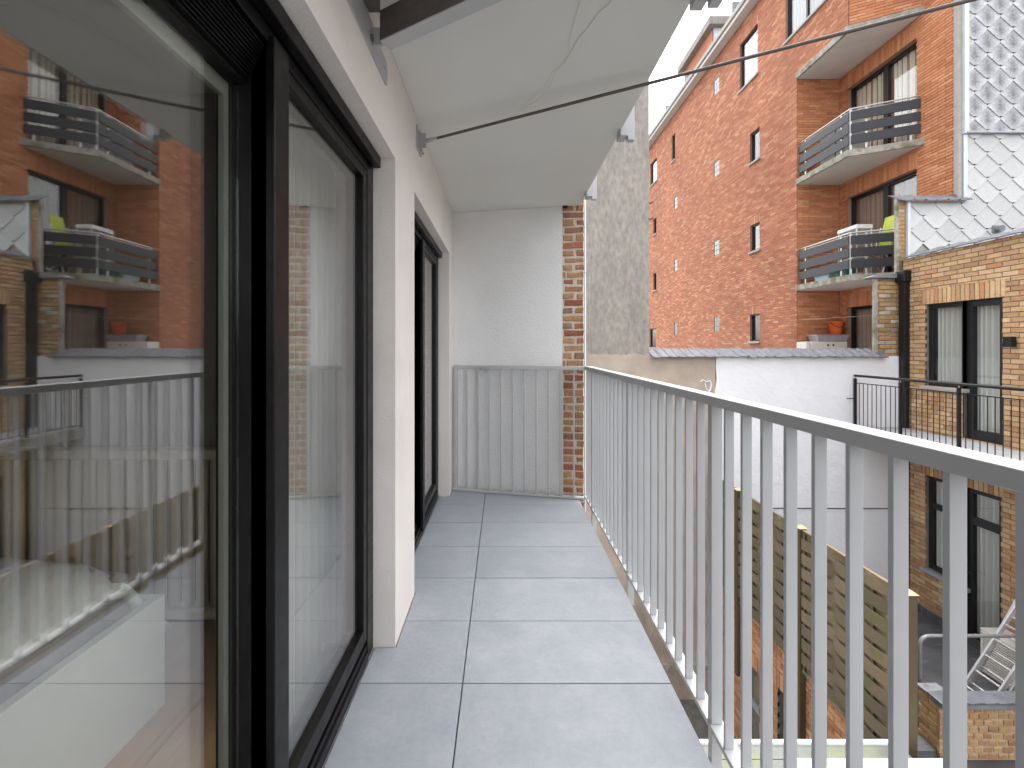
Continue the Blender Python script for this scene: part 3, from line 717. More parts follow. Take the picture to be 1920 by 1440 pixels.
bricks(red, FB, cells, M['brick_bay'], M['brick_bay_b'], nind=180, vis=vis_red, dep=.025)
bricks(red, FA, brick_cells(.03, LA, ZS, ZR, [], LB, HB, JB), M['brick_bay'], M['brick_bay_b'], nind=30, vis=vis_red, dep=.025)
for i, w_ in enumerate(Wd):
    window(red, FR, *w_, rec=.05, fw=.045, sill=M['sill'], cur=[(w_[0]+.05, w_[1]-.05, M['white_curtain'], 5)] if i in (0, 1, 4, 5) else None)
window(red, FR, *TOPW, rec=.06, fw=.05, sill=M['sill'], mull=[(11.4, .06)], cur=[(10.6, 12.1, M['white_curtain'], 9)])
for gB in GB:
    mb = MB(); ym, zm = (gB[0]+gB[1])/2, (gB[2]+gB[3])/2; gfr = MB(); FR.box(gfr, gB[0]+.002, gB[1]-.002, gB[2]+.002, gB[3]-.002, .03, .10); gf = gfr.build('glass_block_window', M['mortar'], red)
    for a in (0, 1):
        for b in (0, 1, 2):
            h = (gB[3]-gB[2]) / 3; wd = (gB[1]-gB[0]) / 2; m1 = MB()
            FR.box(m1, gB[0]+a*wd+.012, gB[0]+(a+1)*wd-.012, gB[2]+b*h+.012, gB[2]+(b+1)*h-.012, .018, .06); m1.build('glass_block', M['glassblock'], gf)
CC = M['cream_curtain']; BC = M['brown_curtain']; WC = M['white_curtain']
for i, b in enumerate(BW):
    cur = [[(9.6, 10.3, CC, 5), (10.6, 11.4, CC, 6)], [(9.6, 10.35, WC, 6), (10.5, 11.35, BC, 7)], [(9.6, 11.4, BC, 14)]][i]
    window(red, FB, *b, rec=.12, fw=.07, mull=[(10.44, .13)], cur=cur, glass='farglass')
# cornice and roof
mb = MB(); mb.box(XR-.28, XR+.6, YK-.1, 24.2, ZR, ZR+.12); mb.build('cornice', M['slabunder'], red)
mb = MB(); mb.box(XR-.34, XR-.24, YK-.1, 24.2, ZR+.121, ZR+.26); mb.build('gutter', M['sill'], red, bevel=.01)
MB().box(XR-.2, 16, YK+.2, 24.1, ZR+.125, ZR+.25).build('roof', M['roofing'], red)
MB().box(XB+.25, 16, 8.5, 24, -5.15, ZR-.05).build('rear_mass', M['mortar_red'], red)
# lift house
lh = MB().box(9.5, 12.5, 20.8, 24, ZR+.26, 15.75).build('lift_house', M['brick_red_b'], red); 
MB().box(9.25, 12.8, 20.5, 24.3, 15.752, 16.1).build('lift_house_cap', M['concrete'], lh)
MB().box(9.55, 12.45, 20.74, 20.798, ZR+.26, 15.74).build('lift_house_cladding', M['zincpale'], lh)
for (u, v, X, dz) in ((1366, 38, 8.1, 1.0), (1246, 219, 8.0, .9), (1283, 166, 8.2, .7)):
    Y = yX(u, X); z = zv(v, Y)
    mb = MB(); mb.prism([(X-.1, Y-.5, z-.35), (X+.3, Y-.5, z-.35), (X+.3, Y-.42, z-.35), (X-.1, Y-.42, z-.35)], [(X-.1, Y-.5, z+.3), (X+.3, Y-.5, z+.3), (X+.3, Y-.42, z+.3), (X-.1, Y-.42, z+.3)])
    mb.tube([(X+.1, Y-.46, ZR+.2), (X+.1, Y-.46, z)], .04, 6)
    mb.build('roof_hatch', M['lead'], red)
# balconies: slab, boards, posts and rails
def balcony(zb, over=False):
    mb = MB(); poly = [(XR-.02, YC+.02), (XR-.02, YK), (XB-.001, YP-.02), (XB-.001, YC-.001), (XR+.001, YC-.001), (XR+.001, YC+.02)]
    s_ = mb.pz([(XR-.03, YC-.001), (XR-.03, YK-.01), (XB+.01, YP-.04), (XB+.01, YC-.001)], zb, zb+.135).build('balcony', M['slab'], red)
    MB().pz([(XR+.02, YC-.01), (XR+.02, YK+.02), (XB-.01, YP+.02), (XB-.01, YC-.01)], zb-.006, zb-.001).build('underside', M['slabunder'], s_)
    if over: return s_
    FRb = FX(XR+.03); FAb = Fr((XR+.03, YK), FA.d, FA.n)
    for dz in (.27, .52, .785):
        mb = MB(); FRb.box(mb, YK+.02, YC-.03, zb+dz, zb+dz+.19, 0, .025); mb.build('board', M['board'], s_, bevel=.003)
        mb = MB(); FAb.box(mb, .03, LA-.05, zb+dz, zb+dz+.19, 0, .025); mb.build('board', M['board'], s_, bevel=.003)
    for F_, aa in ((FRb, (YK+.28, YC-.25)), (FAb, (.03, .30, LA-.2))):
        for a in aa:
            mb = MB(); F_.box(mb, a-.02, a+.02, zb+.135, zb+1.03, .027, .06); mb.build('post', M['stainless'], s_)
    k0, k1, k2 = FRb.p(YC-.02, zb+1.05, .045), FRb.p(YK+.03, zb+1.05, .045), FAb.p(LA-.04, zb+1.05, .045)
    MB().tube([k0, k1, k2], .018, 8).build('handrail', M['stainless'], s_)
    MB().tube([(p[0], p[1], zb+1.00) for p in (k0, k1, k2)], .009, 6).build('handrail', M['stainless'], s_)
    return s_
balcony(8.12, True); balcony(5.42); balcony(2.72)
MB().box(XR, XB-.01, 9.5, YC-.02, -.10, .0).build('balcony_floor', M['slab'], red)
MB().tube([(XR+.05, YC-.015, zv(600, YC)), (XB-.05, 9.9, 2.0)], .003, 5).build('clothes_line', M['conduit'], red)
# spotlights on the facade
for v in (378, 408):
    Y = 23.0; X = XR; z = zv(v, Y)
    f = thing('flood_light', ['cream flood light high on the far end of the red facade', 'cream flood light just above a narrow window on the red facade'][v > 400], 'lamp', (X, Y, z), 'lamps on the red facade')
    MB().tube([(X+.02, Y, z), (X-.10, Y, z-.10), (X-.22, Y, z-.02)], .03, 6).build('arm', M['blackmetal'], f)
    MB().prism([(X-.22, Y-.18, z-.02), (X-.40, Y-.18, z+.02), (X-.40, Y+.12, z+.02), (X-.22, Y+.12, z-.02)], [(X-.20, Y-.16, z+.14), (X-.34, Y-.16, z+.18), (X-.34, Y+.10, z+.18), (X-.20, Y+.10, z+.14)]).build('lamp_head', M['offwhite'], f, bevel=.02)
# things on the balconies
def fold_chair(c, label):
    t = thing('folding_chair', label, 'chair', c); x, y, z = c
    for dx_ in (-.19, .19):
        MB().tube([(x-.15, y+dx_, z), (x+.13, y+dx_, z+1.06)], .012, 6).build('leg', M['whiteplastic'], t); MB().tube([(x+.17, y+dx_, z), (x-.12, y+dx_, z+.45)], .012, 6).build('leg', M['whiteplastic'], t)
    MB().prism([(x+.03, y-.2, z+.48), (x+.03, y+.2, z+.48), (x+.06, y+.2, z+.48), (x+.06, y-.2, z+.48)], [(x+.16, y-.17, z+1.26), (x+.16, y+.12, z+1.26), (x+.19, y+.12, z+1.26), (x+.19, y-.17, z+1.26)]).build('backrest', M['lime'], t, bevel=.01)
    MB().box(x-.2, x+.1, y-.2, y+.2, z+.44, z+.475).build('seat', M['lime'], t, bevel=.01)
fold_chair((8.22, 9.93, 2.856), 'lime green folding chair on the lower brick balcony')
t = thing('plastic_shelf', 'white plastic shelf rack standing at the bend of the lower balcony', 'shelf', (7.95, 10.35, 2.856))
for z in (.02, .38, .72, 1.04): MB().box(7.78, 8.14, 10.08, 10.66, 2.856+z, 2.856+z+.04 + (.05 if z > 1 else 0)).build('shelf_board', M['whiteplastic'], t, bevel=.008)
for x in (7.80, 8.12):
    for y in (10.10, 10.64): MB().tube([(x, y, 2.857), (x, y, 3.9)], .014, 6).build('leg', M['whiteplastic'], t)
def crate(c, s_, m, name, label, cat):
    t = thing(name, label, cat, c); x, y, z = c; a, b, h = s_
    mb = MB(); mb.prism([(x-a*.44, y-b*.44, z), (x+a*.44, y-b*.44, z), (x+a*.44, y+b*.44, z), (x-a*.44, y+b*.44, z)], [(x-a*.5, y-b*.5, z+h), (x+a*.5, y-b*.5, z+h), (x+a*.5, y+b*.5, z+h), (x-a*.5, y+b*.5, z+h)]); mb.build('tub', m, t, bevel=.012)
    MB().box(x-a*.53, x+a*.53, y-b*.53, y+b*.53, z+h+.001, z+h+.03).build('lid', m, t, bevel=.01)
crate((7.75, 10.95, 2.856), (.3, .5, .13), M['paleblue'], 'storage_tub', 'pale blue tub at the left end of the lower balcony', 'tub')
crate((7.78, 10.42, 2.9), (.26, .4, .14), M['teal'], 'storage_crate', 'small teal crate on the shelf rack of the lower balcony', 'crate')
t = thing('watering_can', 'bright green watering can behind the boards of the lower balcony', 'watering can', (7.8, 10.75, 2.856))
MB().lathe((7.8, 10.75, 2.857), [(.09,0),(.10,.02),(.09,.3),(.06,.36)], 14).build('body', M['lime'], t, smooth=True); MB().tube([(7.8, 10.68, 2.95), (7.8, 10.5, 3.22)], [.02, .03], 8).build('spout', M['lime'], t); MB().tube([(7.8,10.83,2.95),(7.8,10.92,3.08),(7.8,10.83,3.2)], .012, 6).build('handle', M['lime'], t)
t = thing('storage_cabinet', 'off-white two door cabinet behind the garden wall under the lower balcony', 'cabinet', (7.85, 11.3, 0))
c0 = xu(1521, 11.2); c1 = xu(1589, 11.2)
MB().box(c0, c1, 11.2, 11.62, .001, 1.415).build('body', M['offwhite'], t, bevel=.008)
cm = (c0+c1)/2+.02
for a, b in ((c0+.02, cm-.004), (cm+.004, c1-.02)):
    d_ = MB().box(a, b, 11.185, 11.199, .06, 1.40).build('door', M['offwhite'], t, bevel=.004)
    MB().tube([((b-.06 if a < cm-.1 else a+.06), 11.184, 1.33), ((b-.06 if a < cm-.1 else a+.06), 11.17, 1.33)], .022, 10).build('knob', M['blackmetal'], d_)
MB().box(c0-.10, c0-.02, 11.22, 11.6, .001, 1.41).build('side_board', M['offwhite'], t)
crate((xu(1556, 11.35), 11.42, 1.416), (.78, .38, .14), M['clearbox'], 'storage_box', 'long cloudy storage box lying on the off-white cabinet', 'box')
bx, by, bz = xu(1568, 11.4), 11.42, 1.588
t = thing('bucket', 'orange bucket standing on the cloudy storage box', 'bucket', (bx, by, bz))
MB().lathe((bx, by, bz), [(.115,0),(.12,.01),(.165,.30),(.178,.305),(.178,.325),(.16,.325),(.11,.015)], 22).build('pail', M['orange'], t, smooth=True)
MB().tube([(bx + .172*math.cos(a), by - .10*math.sin(a) - .05, bz + .31 - .13*math.sin(a)) for a in [i*math.pi/10 for i in range(11)]], .007, 6).build('handle', M['blackmetal'], t)
t = thing('white_cupboard', 'white cupboard behind the boards of the upper balcony', 'cupboard', (7.9, 10.7, 5.556))
MB().box(7.65, 8.05, 10.05, 11.05, 5.557, 6.33).build('body', M['whiteplastic'], t, bevel=.01); MB().box(7.64, 7.649, 10.53, 10.545, 5.6, 6.3).build('door_gap', M['blackmetal'], t)

# ================================================================== SLATE CLAD WALL
YS = 8.44
sw = thing('slate_clad_wall', 'wall hung with pale diamond slates above the yellow brick house', 'wall', (9, YS, -1))
FSl = FY(YS)
xl, xm, xr = xu(1700, YS), xu(1808, YS), 12.2
z_mid, z_step = zv(251, YS), zv(377, YS)
mb = MB(); FSl.box(mb, xl, xr, -1, z_step, .01, .2); FSl.box(mb, xm, xr, z_step, z_mid, .01, .2); FSl.box(mb, xm, xr, z_mid+.001, 10.6, -.03, .2); mb.build('wall', M['sill'], sw)
def clip_poly(poly, box):
    for ax, lim, sg in ((0, box[0], 1), (0, box[1], -1), (1, box[2], 1), (1, box[3], -1)):
        out = []
        for i in range(len(poly)):
            a, b = poly[i], poly[(i+1) % len(poly)]; fa, fb = sg*(a[ax]-lim), sg*(b[ax]-lim)
            if fa >= 0: out.append(a)
            if (fa >= 0) != (fb >= 0): t_ = fa/(fa-fb); out.append((a[0]+(b[0]-a[0])*t_, a[1]+(b[1]-a[1])*t_))
        poly = out
        if len(poly) < 3: return []
    return poly
def slates(boxes, hx, hz, m, dep, x_off, z_off, zone):
    gr = 1.03; cache = {}
    def shape(cx, cz): return [(cx, cz-hz*gr), (cx+.045, cz-hz*gr+.045*hz/hx), (cx+hx*gr, cz), (cx+.03, cz+hz*gr), (cx-.03, cz+hz*gr), (cx-hx*gr, cz), (cx-.045, cz-hz*gr+.045*hz/hx)][1:]
    row = -2
    while True:
        cz = z_off + row * hz; row += 1
        if cz > zone[3] + hz: break
        i = -1
        while True:
            cx = x_off + (i + (.5 if row % 2 else 0)) * 2 * hx; i += 1
            if cx > zone[1] + hx: break
            for b in boxes:
                pl_ = clip_poly(shape(cx, cz), b)
                if len(pl_) < 3: continue
                ar = abs(sum(pl_[k][0]*pl_[(k+1) % len(pl_)][1] - pl_[(k+1) % len(pl_)][0]*pl_[k][1] for k in range(len(pl_))))/2
                if ar < .002: continue
                mb = MB(); dd = lambda z: dep - .003 - .030 * ((cz + hz*gr) - z) / (2*hz*gr) - .004*random.random()
                ds = [dd(z) for a, z in pl_]
                mb.prism([FSl.p(a-cx, z-cz, d+.010) if False else (a-cx, d+.010, z-cz) for (a, z), d in zip(pl_, ds)], [(a-cx, d, z-cz) for (a, z), d in zip(pl_, ds)])
                link('slate', mb.mesh('slate', m), sw, (cx, YS, cz))
slates([(xm+.02, xr, z_mid+.02, 10.4)], .235, .235, M['slate_hi'], -.035, xu(1846, YS), zv(247, YS)-.02, (xm, 12, z_mid, 8.0))
slates([(xl+.03, xm+.005, 2.4, z_step), (xm+.006, xr, 2.4, z_mid)], .235, .235, M['slate_lo'], .006, xu(1730, YS), zv(408, YS), (xl, 11.5, 2.6, z_mid))
# zinc edges
for a, b, z0, z1, d in ((xm-.06, xm+.02, z_mid-.02, 10.5, -.075), (xl-.02, xl+.035, 2.6, z_step, -.05), (xm-.05, xm+.02, z_step+.05, z_mid-.03, -.045)):
    mb = MB(); FSl.box(mb, a, b, z0, z1, d, .02); mb.build('edge_flashing', M['zincpale'], sw, bevel=.004)
mb = MB(); FSl.box(mb, xm-.115, xm-.062, z_step+.05, 10.5, -.02, .02); mb.build('edge_board', M['sill'], sw)
mb = MB(); FSl.box(mb, xm-.02, xr, z_mid-.012, z_mid+.018, -.085, .0); mb.build('drip_flashing', M['zinc'], sw)
mb = MB(); FSl.box(mb, xl-.16, xl-.022, 2.55, z_step+.02, -.0, .05); mb.build('mortar_bed', M['mortar_yel'], sw)
bricks(sw, FSl, brick_cells(xl-.155, xl-.025, 2.56, z_step, [], .13, .075, .012, jitter=0), M['brick_pier'], M['brick_pier_b'], nind=40, proud=.008, ch=.006, rough=.003)
mb = MB(); FSl.box(mb, xl-.205, xl-.162, 2.5, z_step+.03, -.02, .03); mb.build('concrete_edge', M['slab'], sw)
ct2 = coping_tile_mesh(.24, .26, M['pantile'], 'coping_tile', .03)
x = xl - .2
while x < xm - .05:
    o = link('coping_tile', ct2, sw, (x, YS + .14, z_step + .13)); o.rotation_euler = (0, random.uniform(-.03,.03), random.uniform(-.03,.03)); x += .205
vp = thing('vent_outlet', 'small dark vent outlet poking through the pale slates', 'vent', (xu(1866, YS), YS, zv(430, YS)))
vx, vz = xu(1866, YS), zv(430, YS); MB().tube([(vx, YS, vz), (vx, YS-.12, vz-.01)], [.055, .06], 12).build('pipe', M['lead'], vp); MB().box(vx-.08, vx+.09, YS-.035, YS-.018, vz-.08, vz+.07).build('collar', M['lead'], vp, bevel=.01)

# ================================================================== OLD BRICK PIER
YPi = 8.40
op = thing('brick_pier', 'short weathered brick pier with a lead cap between garden wall and downpipe', 'wall', (7.05, YPi, 1.0))
FP = FY(YPi); pa, pb = xu(1645, YPi), xu(1697, YPi)
mb = MB(); FP.box(mb, pa, pb, -1, 2.53, .012, .06); mb.build('mortar_bed', M['mortar_yel'], op)
bricks(op, FP, brick_cells(pa+.005, pb, zt-.02, 2.52, [], .225, .078, .014, off=.03), M['brick_pier'], M['brick_pier_b'], dep=.04, nind=200, ch=.008, rough=.005, jit=.005)
mb = MB(); FP.box(mb, pa-.07, pa-.002, zt-.05, 2.54, -.01, .03); mb.build('concrete_edge', M['slab'], op)
mb = MB(); FP.poly(mb, [(pa-.20, 2.545), (pb+.04, 2.545), (pb+.04, 2.60), (pb-.1, 2.64), (pa-.06, 2.60), (pa-.20, 2.555)], -.06, .09); mb.build('lead_cap', M['lead'], op, bevel=.01)

# ================================================================== YELLOW BRICK HOUSE
XY = 7.3
yl = thing('yellow_brick_house', 'yellow brick house with black framed doors on the right side of the courtyard', 'building', (XY, 6, -5.15))
FYl = FX(XY)
ZE = 2.88
y7 = lambda u: yX(u, XY)
D0, D1, DM = y7(1879.3), y7(1733.8), y7(1804)
up_win = (DM, D1, .62, 2.02); up_door = (D0, DM, -.17, 2.02)
lo_win = (y7(1806), D1, -2.53, -.92); lo_door = (y7(1876), y7(1806), -3.33, -.92)
HY = [up_win, up_door, lo_win, lo_door]
Y0y = 3.6
mb = MB(); wall_face(mb, FYl, Y0y, YB-.002, -5.15, ZE, HY, .012, .3); mb.build('wall', M['mortar_yel'], yl, fix=False)
sd_ = [(D0-.04, D1+.06, 2.02, 2.27), (lo_door[0]-.04, D1+.06, -.92, -.67)]
cells = brick_cells(Y0y, YB-.005, -3.35, ZE, HY + sd_, .222, .0745, .012)
for q in sd_: cells += soldier(*q, .074, .012)
bricks(yl, FYl, cells, M['brick_yel'], M['brick_yel_b'], nind=300, dep=.035, vis=lambda u, v: u > 1712 and not (700 < v < 880) , ch=.005, rough=.0015, jit=.0025)
SH = M['house_sheer']
w1_ = window(yl, FYl, *up_win, rec=.07, fw=.075, sill=M['sill'], cur=[(DM+.05, D1-.05, SH, 7)], glass='farglass')
w2_ = window(yl, FYl, *up_door, rec=.07, fw=.10, bottom=.16, cur=[(D0+.05, DM-.05, SH, 6)], name='door', glass='farglass')
MB().tube([(XY+.06, DM-.05, .70), (XY+.02, DM-.05, .70), (XY+.02, DM-.17, .70)], .011, 6).build('handle', M['stainless'], w2_)
w3_ = window(yl, FYl, *lo_win, rec=.07, fw=.07, sill=M['zinc'], trans=[(-1.44, .09)], cur=[(lo_win[0]+.05, lo_win[1]-.05, SH, 5)], glass='farglass')
w4_ = window(yl, FYl, *lo_door, rec=.07, fw=.08, bottom=.14, trans=[(-1.44, .12)], name='door', cur=[(lo_door[0]+.05, lo_door[1]-.05, SH, 5)], glass='farglass')
MB().tube([(XY+.06, lo_door[1]-.05, -2.25), (XY+.01, lo_door[1]-.05, -2.25), (XY+.01, lo_door[1]-.17, -2.25)], .011, 6).build('handle', M['blackmetal'], w4_)
# sill board of the upper door, eaves coping, flat roof
MB().box(XY-.04, XY+.06, D0-.02, DM+.02, -.178, -.172).build('door_threshold', M['sill'], yl)
MB().box(XY+.05, 12, Y0y, YS+.0, ZE-.25, ZE-.01).build('roof', M['roofing'], yl)
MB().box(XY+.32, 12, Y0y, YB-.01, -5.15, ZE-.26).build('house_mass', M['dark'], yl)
y = YB - .01
while y > Y0y + .1:
    mb = MB(); a, b = y - .345, y; n = 8; vs = []
    for i in range(n+1):
        t_ = i/n; yy = a + (b-a)*t_; h = .028 * abs(math.sin(t_*math.pi))**.6 + .018*(1-t_)
        vs += [(XY-.055, yy, ZE+.008+h*.4), (XY+.13, yy, ZE+.075+h), (XY+.13, yy, ZE+.055+h), (XY-.055, yy, ZE-.012+h*.4)]
    fs = []
    for i in range(n):
        for q in range(4): fs.append((i*4+q, i*4+(q+1) % 4, i*4+4+(q+1) % 4, i*4+4+q))
    fs += [(0,1,2,3), (n*4+3, n*4+2, n*4+1, n*4)]
    mb.add(vs, fs).build('coping_tile', M['pantile'], yl); y -= .325
MB().box(XY+.131, XY+.45, Y0y, YB-.01, ZE, ZE+.02).build('roof_edge', M['lead'], yl)
# wall lamp
lz, ly = zv(641, y7(1902)), y7(1902)
wl_ = thing('wall_lamp', 'small black cube lamp on the yellow brick wall right of the door', 'lamp', (XY, ly, lz))
MB().box(XY-.11, XY-.03, ly-.055, ly+.055, lz-.075, lz+.075).build('lamp_body', M['blackmetal'], wl_, bevel=.004); MB().box(XY-.03, XY-.0005, ly-.03, ly+.03, lz-.03, lz+.03).build('wall_mount', M['blackmetal'], wl_)
# downpipe
dp = thing('downpipe', 'dark square downpipe in the corner beside the yellow brick wall', 'pipe', (XY-.06, YB-.12, -3.3))
X0, X1 = xu(1695, YB-.13), xu(1695, YB-.13)+.11
MB().box(X0, X1, YB-.14, YB-.02, -3.33, 2.46).build('pipe', M['blackmetal'], dp, bevel=.006)
MB().box(X0-.03, X1+.045, YB-.17, YB+.03, 2.461, 2.66).build('hopper', M['blackmetal'], dp, bevel=.012)
for z in (1.25, -.9, -2.4): MB().box(X0-.006, X1+.006, YB-.146, YB-.012, z, z+.025).build('pipe_band', M['blackmetal'], dp)
# balcony and black railing of the yellow house
XBl = 6.39
yb = MB().box(XBl-.06, XY-.001, Y0y, YB-.009, -.36, -.19).build('neighbour_balcony', M['slab']); tag(yb, 'thin balcony slab with grey deck in front of the yellow brick house', 'balcony')
for i in range(11):
    a = YB - .02 - (i+1)*.42
    if a < Y0y: break
    for q in range(2): MB().box(XBl-.04+q*.455, XBl-.04+(q+1)*.455-.006, a, a+.414, -.1895, -.175).build('deck_tile', M['decktile'], yb, bevel=.002)
br = thing('black_railing', 'black round-topped metal railing in front of the upper yellow brick door', 'railing', (XBl, 6.5, -.175))
ytop = YB - .04
MB().tube([(XBl, ytop, .765), (XBl, Y0y+.05, .765)], .022, 12).build('handrail', M['blackmetal'], br, smooth=True)
MB().box(XBl-.006, XBl+.006, Y0y+.05, ytop-.02, .628, .642).build('middle_rail', M['blackmetal'], br); MB().box(XBl-.006, XBl+.006, Y0y+.05, ytop-.02, -.135, -.121).build('bottom_rail', M['blackmetal'], br)
pm = MB().box(-.018, .018, -.018, .018, -.174, .715).mesh('post', M['blackmetal']); bm_ = MB().tube([(0,0,-.121), (0,0,.628)], .006, 6).mesh('baluster', M['blackmetal']); pin = MB().tube([(0,0,.715), (0,0,.745)], .007, 6).mesh('pin', M['stainless'])
n = 0; y = 8.31
while y > Y0y + .1:
    if n % 10 == 0: link('post', pm, br, (XBl, y, 0)); link('pin', pin, br, (XBl, y, 0))
    else: link('baluster', bm_, br, (XBl, y, 0))
    n += 1; y -= .0945
MB().tube([(XBl-.0, 8.31, .35), (XBl-.12, 8.31, .35), (XBl-.12, YB, .35)], .008, 6).build('wall_tie', M['blackmetal'], br)

# ================================================================== FENCE ON ITS BRICK WALL
XFn = 3.8
fn = thing('woven_fence', 'mossy woven board fence running along the courtyard terrace', 'fence', (XFn, 6, -2.83))
zf0, zf1 = -2.80, -1.045
PY = [4.29, 5.84, 7.385, 8.33]
for i, y in enumerate(PY):
    o = MB().box(XFn-.045, XFn+.045, y-.045, y+.045, (-3.4 if i == 0 else -4.0 if i < 3 else -2.83), zf1+.03).build('post', M['post'], fn, bevel=.006)
    MB().prism([(XFn-.055,y-.055,zf1+.031),(XFn+.055,y-.055,zf1+.031),(XFn+.055,y+.055,zf1+.031),(XFn-.055,y+.055,zf1+.031)], [(XFn-.015,y-.015,zf1+.06),(XFn+.015,y-.015,zf1+.06),(XFn+.015,y+.015,zf1+.06),(XFn-.015,y+.015,zf1+.06)]).build('post_cap', M['cutwood'], o)
for i in range(3):
    a, b = PY[i]+.048, PY[i+1]-.048; nb = 19; hb = (zf1 - zf0 - .045) / nb; nw = 4 if b - a > 1.2 else 3
    for q in range(nw+1):
        yy = a + .015 + (b-a-.03) * q / nw
        MB().box(XFn-.009, XFn+.009, yy-.014, yy+.014, zf0, zf1).build('batten', M['fence'], fn)
    for r_ in range(nb):
        z0 = zf0 + r_*hb; z1 = z0 + .134; n = nw*6; vs = []; ph = r_ % 2
        for t_ in range(n+1):
            yy = a + (b-a)*t_/n; off = .024*math.cos(math.pi*(t_/6 + ph)); wob = .004*math.sin(yy*5+r_)
            for dx_, z in ((-.004, z0+wob), (.004, z0+wob), (.004, z1+wob), (-.004, z1+wob)): vs.append((XFn+off+dx_, yy, z))
        fs = [(t_*4+q, t_*4+(q+1) % 4, t_*4+4+(q+1) % 4, t_*4+4+q) for t_ in range(n) for q in range(4)] + [(0,1,2,3), (n*4+3,n*4+2,n*4+1,n*4)]
        MB().add(vs, fs).build('board', M['fence'], fn)
    MB().box(XFn-.02, XFn+.02, a, b, zf1, zf1+.018).build('top_batten', M['fence'], fn); MB().box(XFn-.02, XFn+.02, a, b, zf0-.022, zf0-.002).build('bottom_batten', M['fence'], fn)
yw = thing('yard_brick_wall', 'orange brick wall with dark openings beneath the woven fence', 'wall', (XFn, 6, -5.15))
FYw = FX(XFn+.03)
HW = [(6.05, 6.40, -5.15, -3.45), (6.85, 7.32, -5.15, -3.62)]
mb = MB(); wall_face(mb, FYw, 4.2, YB-.002, -5.15, -2.85, HW, .012, .12); mb.build('wall', M['mortar_yel'], yw, fix=False)
sw_ = [(h[0]-.1, h[1]+.1, h[3], h[3]+.22) for h in HW]
cells = brick_cells(4.2, YB-.005, -5.15, -2.85, HW + sw_, .222, .0745, .012)
for q in sw_: cells += soldier(*q, .075, .012)
bricks(yw, FYw, cells, M['brick_yard'], M['brick_yard_b'], nind=120, dep=.035, vis=lambda u, v: u > 1352 and v < 1392, ch=.005, rough=.002)
d1_ = MB(); FYw.box(d1_, HW[0][0]+.003, HW[0][1]-.003, -5.14, HW[0][3]-.003, .09, .13); d1_.build('door', M['black'], yw)
window(yw, FYw, HW[1][0], HW[1][1], -5.12, HW[1][3], rec=.06, fw=.05, m=M['zinc'], deep=.4, trans=[(-4.3, .06)])

# ================================================================== TERRACE, PARAPET, LADDER
te = MB().box(XFn+.16, XY-.001, 5.26, YB-.009, -3.6, -3.35).build('terrace', M['roofing']); tag(te, 'black felt roof terrace below the yellow house', None, kind='structure')
te2 = MB().box(XFn+.16, XY-.001, 3.2, 5.258, -3.7, -3.43).build('lower_roof', M['roofing']); tag(te2, 'dark low roof in front of the terrace', None, kind='structure')
tm = MB().box(XFn+.16, XY-.001, 3.2, YB-.009, -5.15, -3.71).build('terrace_base', M['mortar_yel']); tag(tm, 'walls carrying the roof terrace', None, kind='structure')
MB().box(XY-.03, XY-.002, 5.5, YB-.16, -3.349, -3.22).build('felt_upstand', M['roofing'], te)
pw = thing('parapet_wall', 'low rough yellow brick parapet at the terrace edge by the ladder', 'wall', (6, 5.35, -3.5))
xp, yp0, yp1, ztp = 4.98, 5.22, 5.50, -2.76
ypt = 5.33
FPf, FPs = FY(yp0), FX(xp)
mb = MB().box(xp+.012, XY-.002, yp0+.012, ypt, -3.50, ztp); mb.box(xp+.012, xp+.23, ypt, yp1, -3.50, ztp-.02); mb.build('mortar_bed', M['mortar_low'], pw)
MB().box(xp-.01, xp+.24, ypt+.021, yp1+.02, ztp-.018, ztp+.004).build('lead_coping', M['lead'], pw, bevel=.006)
cells = brick_cells(xp, XY-.01, -3.42, ztp-.072, [], .112, .0765, .013, jitter=0)
bricks(pw, FPf, cells, M['brick_low'], M['brick_low_b'], nind=160, dep=.04, ch=.008, rough=.005, jit=.004)
bricks(pw, FPs, brick_cells(yp0+.042, yp1, -3.42, ztp-.02, [], .222, .0765, .013), M['brick_low'], M['brick_low_b'], nind=60, dep=.04, ch=.006, rough=.003, jit=.002)
MB().box(xp-.0, XY-.002, yp0-.03, ypt+.01, ztp-.07, ztp+.002).build('lead_coping', M['lead'], pw, bevel=.01)
for i in range(14):
    a = xp - .03 + i*.165
    MB().prism([(a, yp0-.05, ztp+.003), (a+.16, yp0-.05, ztp+.003), (a+.16, ypt+.02, ztp+.010), (a, ypt+.02, ztp+.010)], [(a, yp0-.05, ztp+.018), (a+.16, yp0-.05, ztp+.028), (a+.16, ypt+.02, ztp+.035), (a, ypt+.02, ztp+.027)]).build('coping_tile', M['pantile'], pw)
hr = thing('grey_handrail', 'bent grey tube handrail standing behind the low parapet', 'handrail', (5.05, 5.55, -3.35))
c_ = [(5.06, 5.56, -3.349), (5.06, 5.56, -2.33)] + [(5.06 + .11*(1-math.cos(a)), 5.56, -2.33 + .11*math.sin(a)) for a in [i*math.pi/12 for i in range(1, 7)]] + [(7.15, 5.56, -2.22)]
MB().tube(c_, .021, 10).build('rail_tube', M['galvdark'], hr, smooth=True); MB().tube([(7.12, 5.56, -3.349), (7.12, 5.56, -2.24)], .02, 10).build('rail_leg', M['galvdark'], hr)
ld = thing('ladder', 'aluminium ladder leaning against the yellow brick wall on the terrace', 'ladder', (6.2, 5.93, -3.35))
def rail_pts(y, x0, x1, z0, z1): return [(x0, y, z0), (x1, y, z1)]
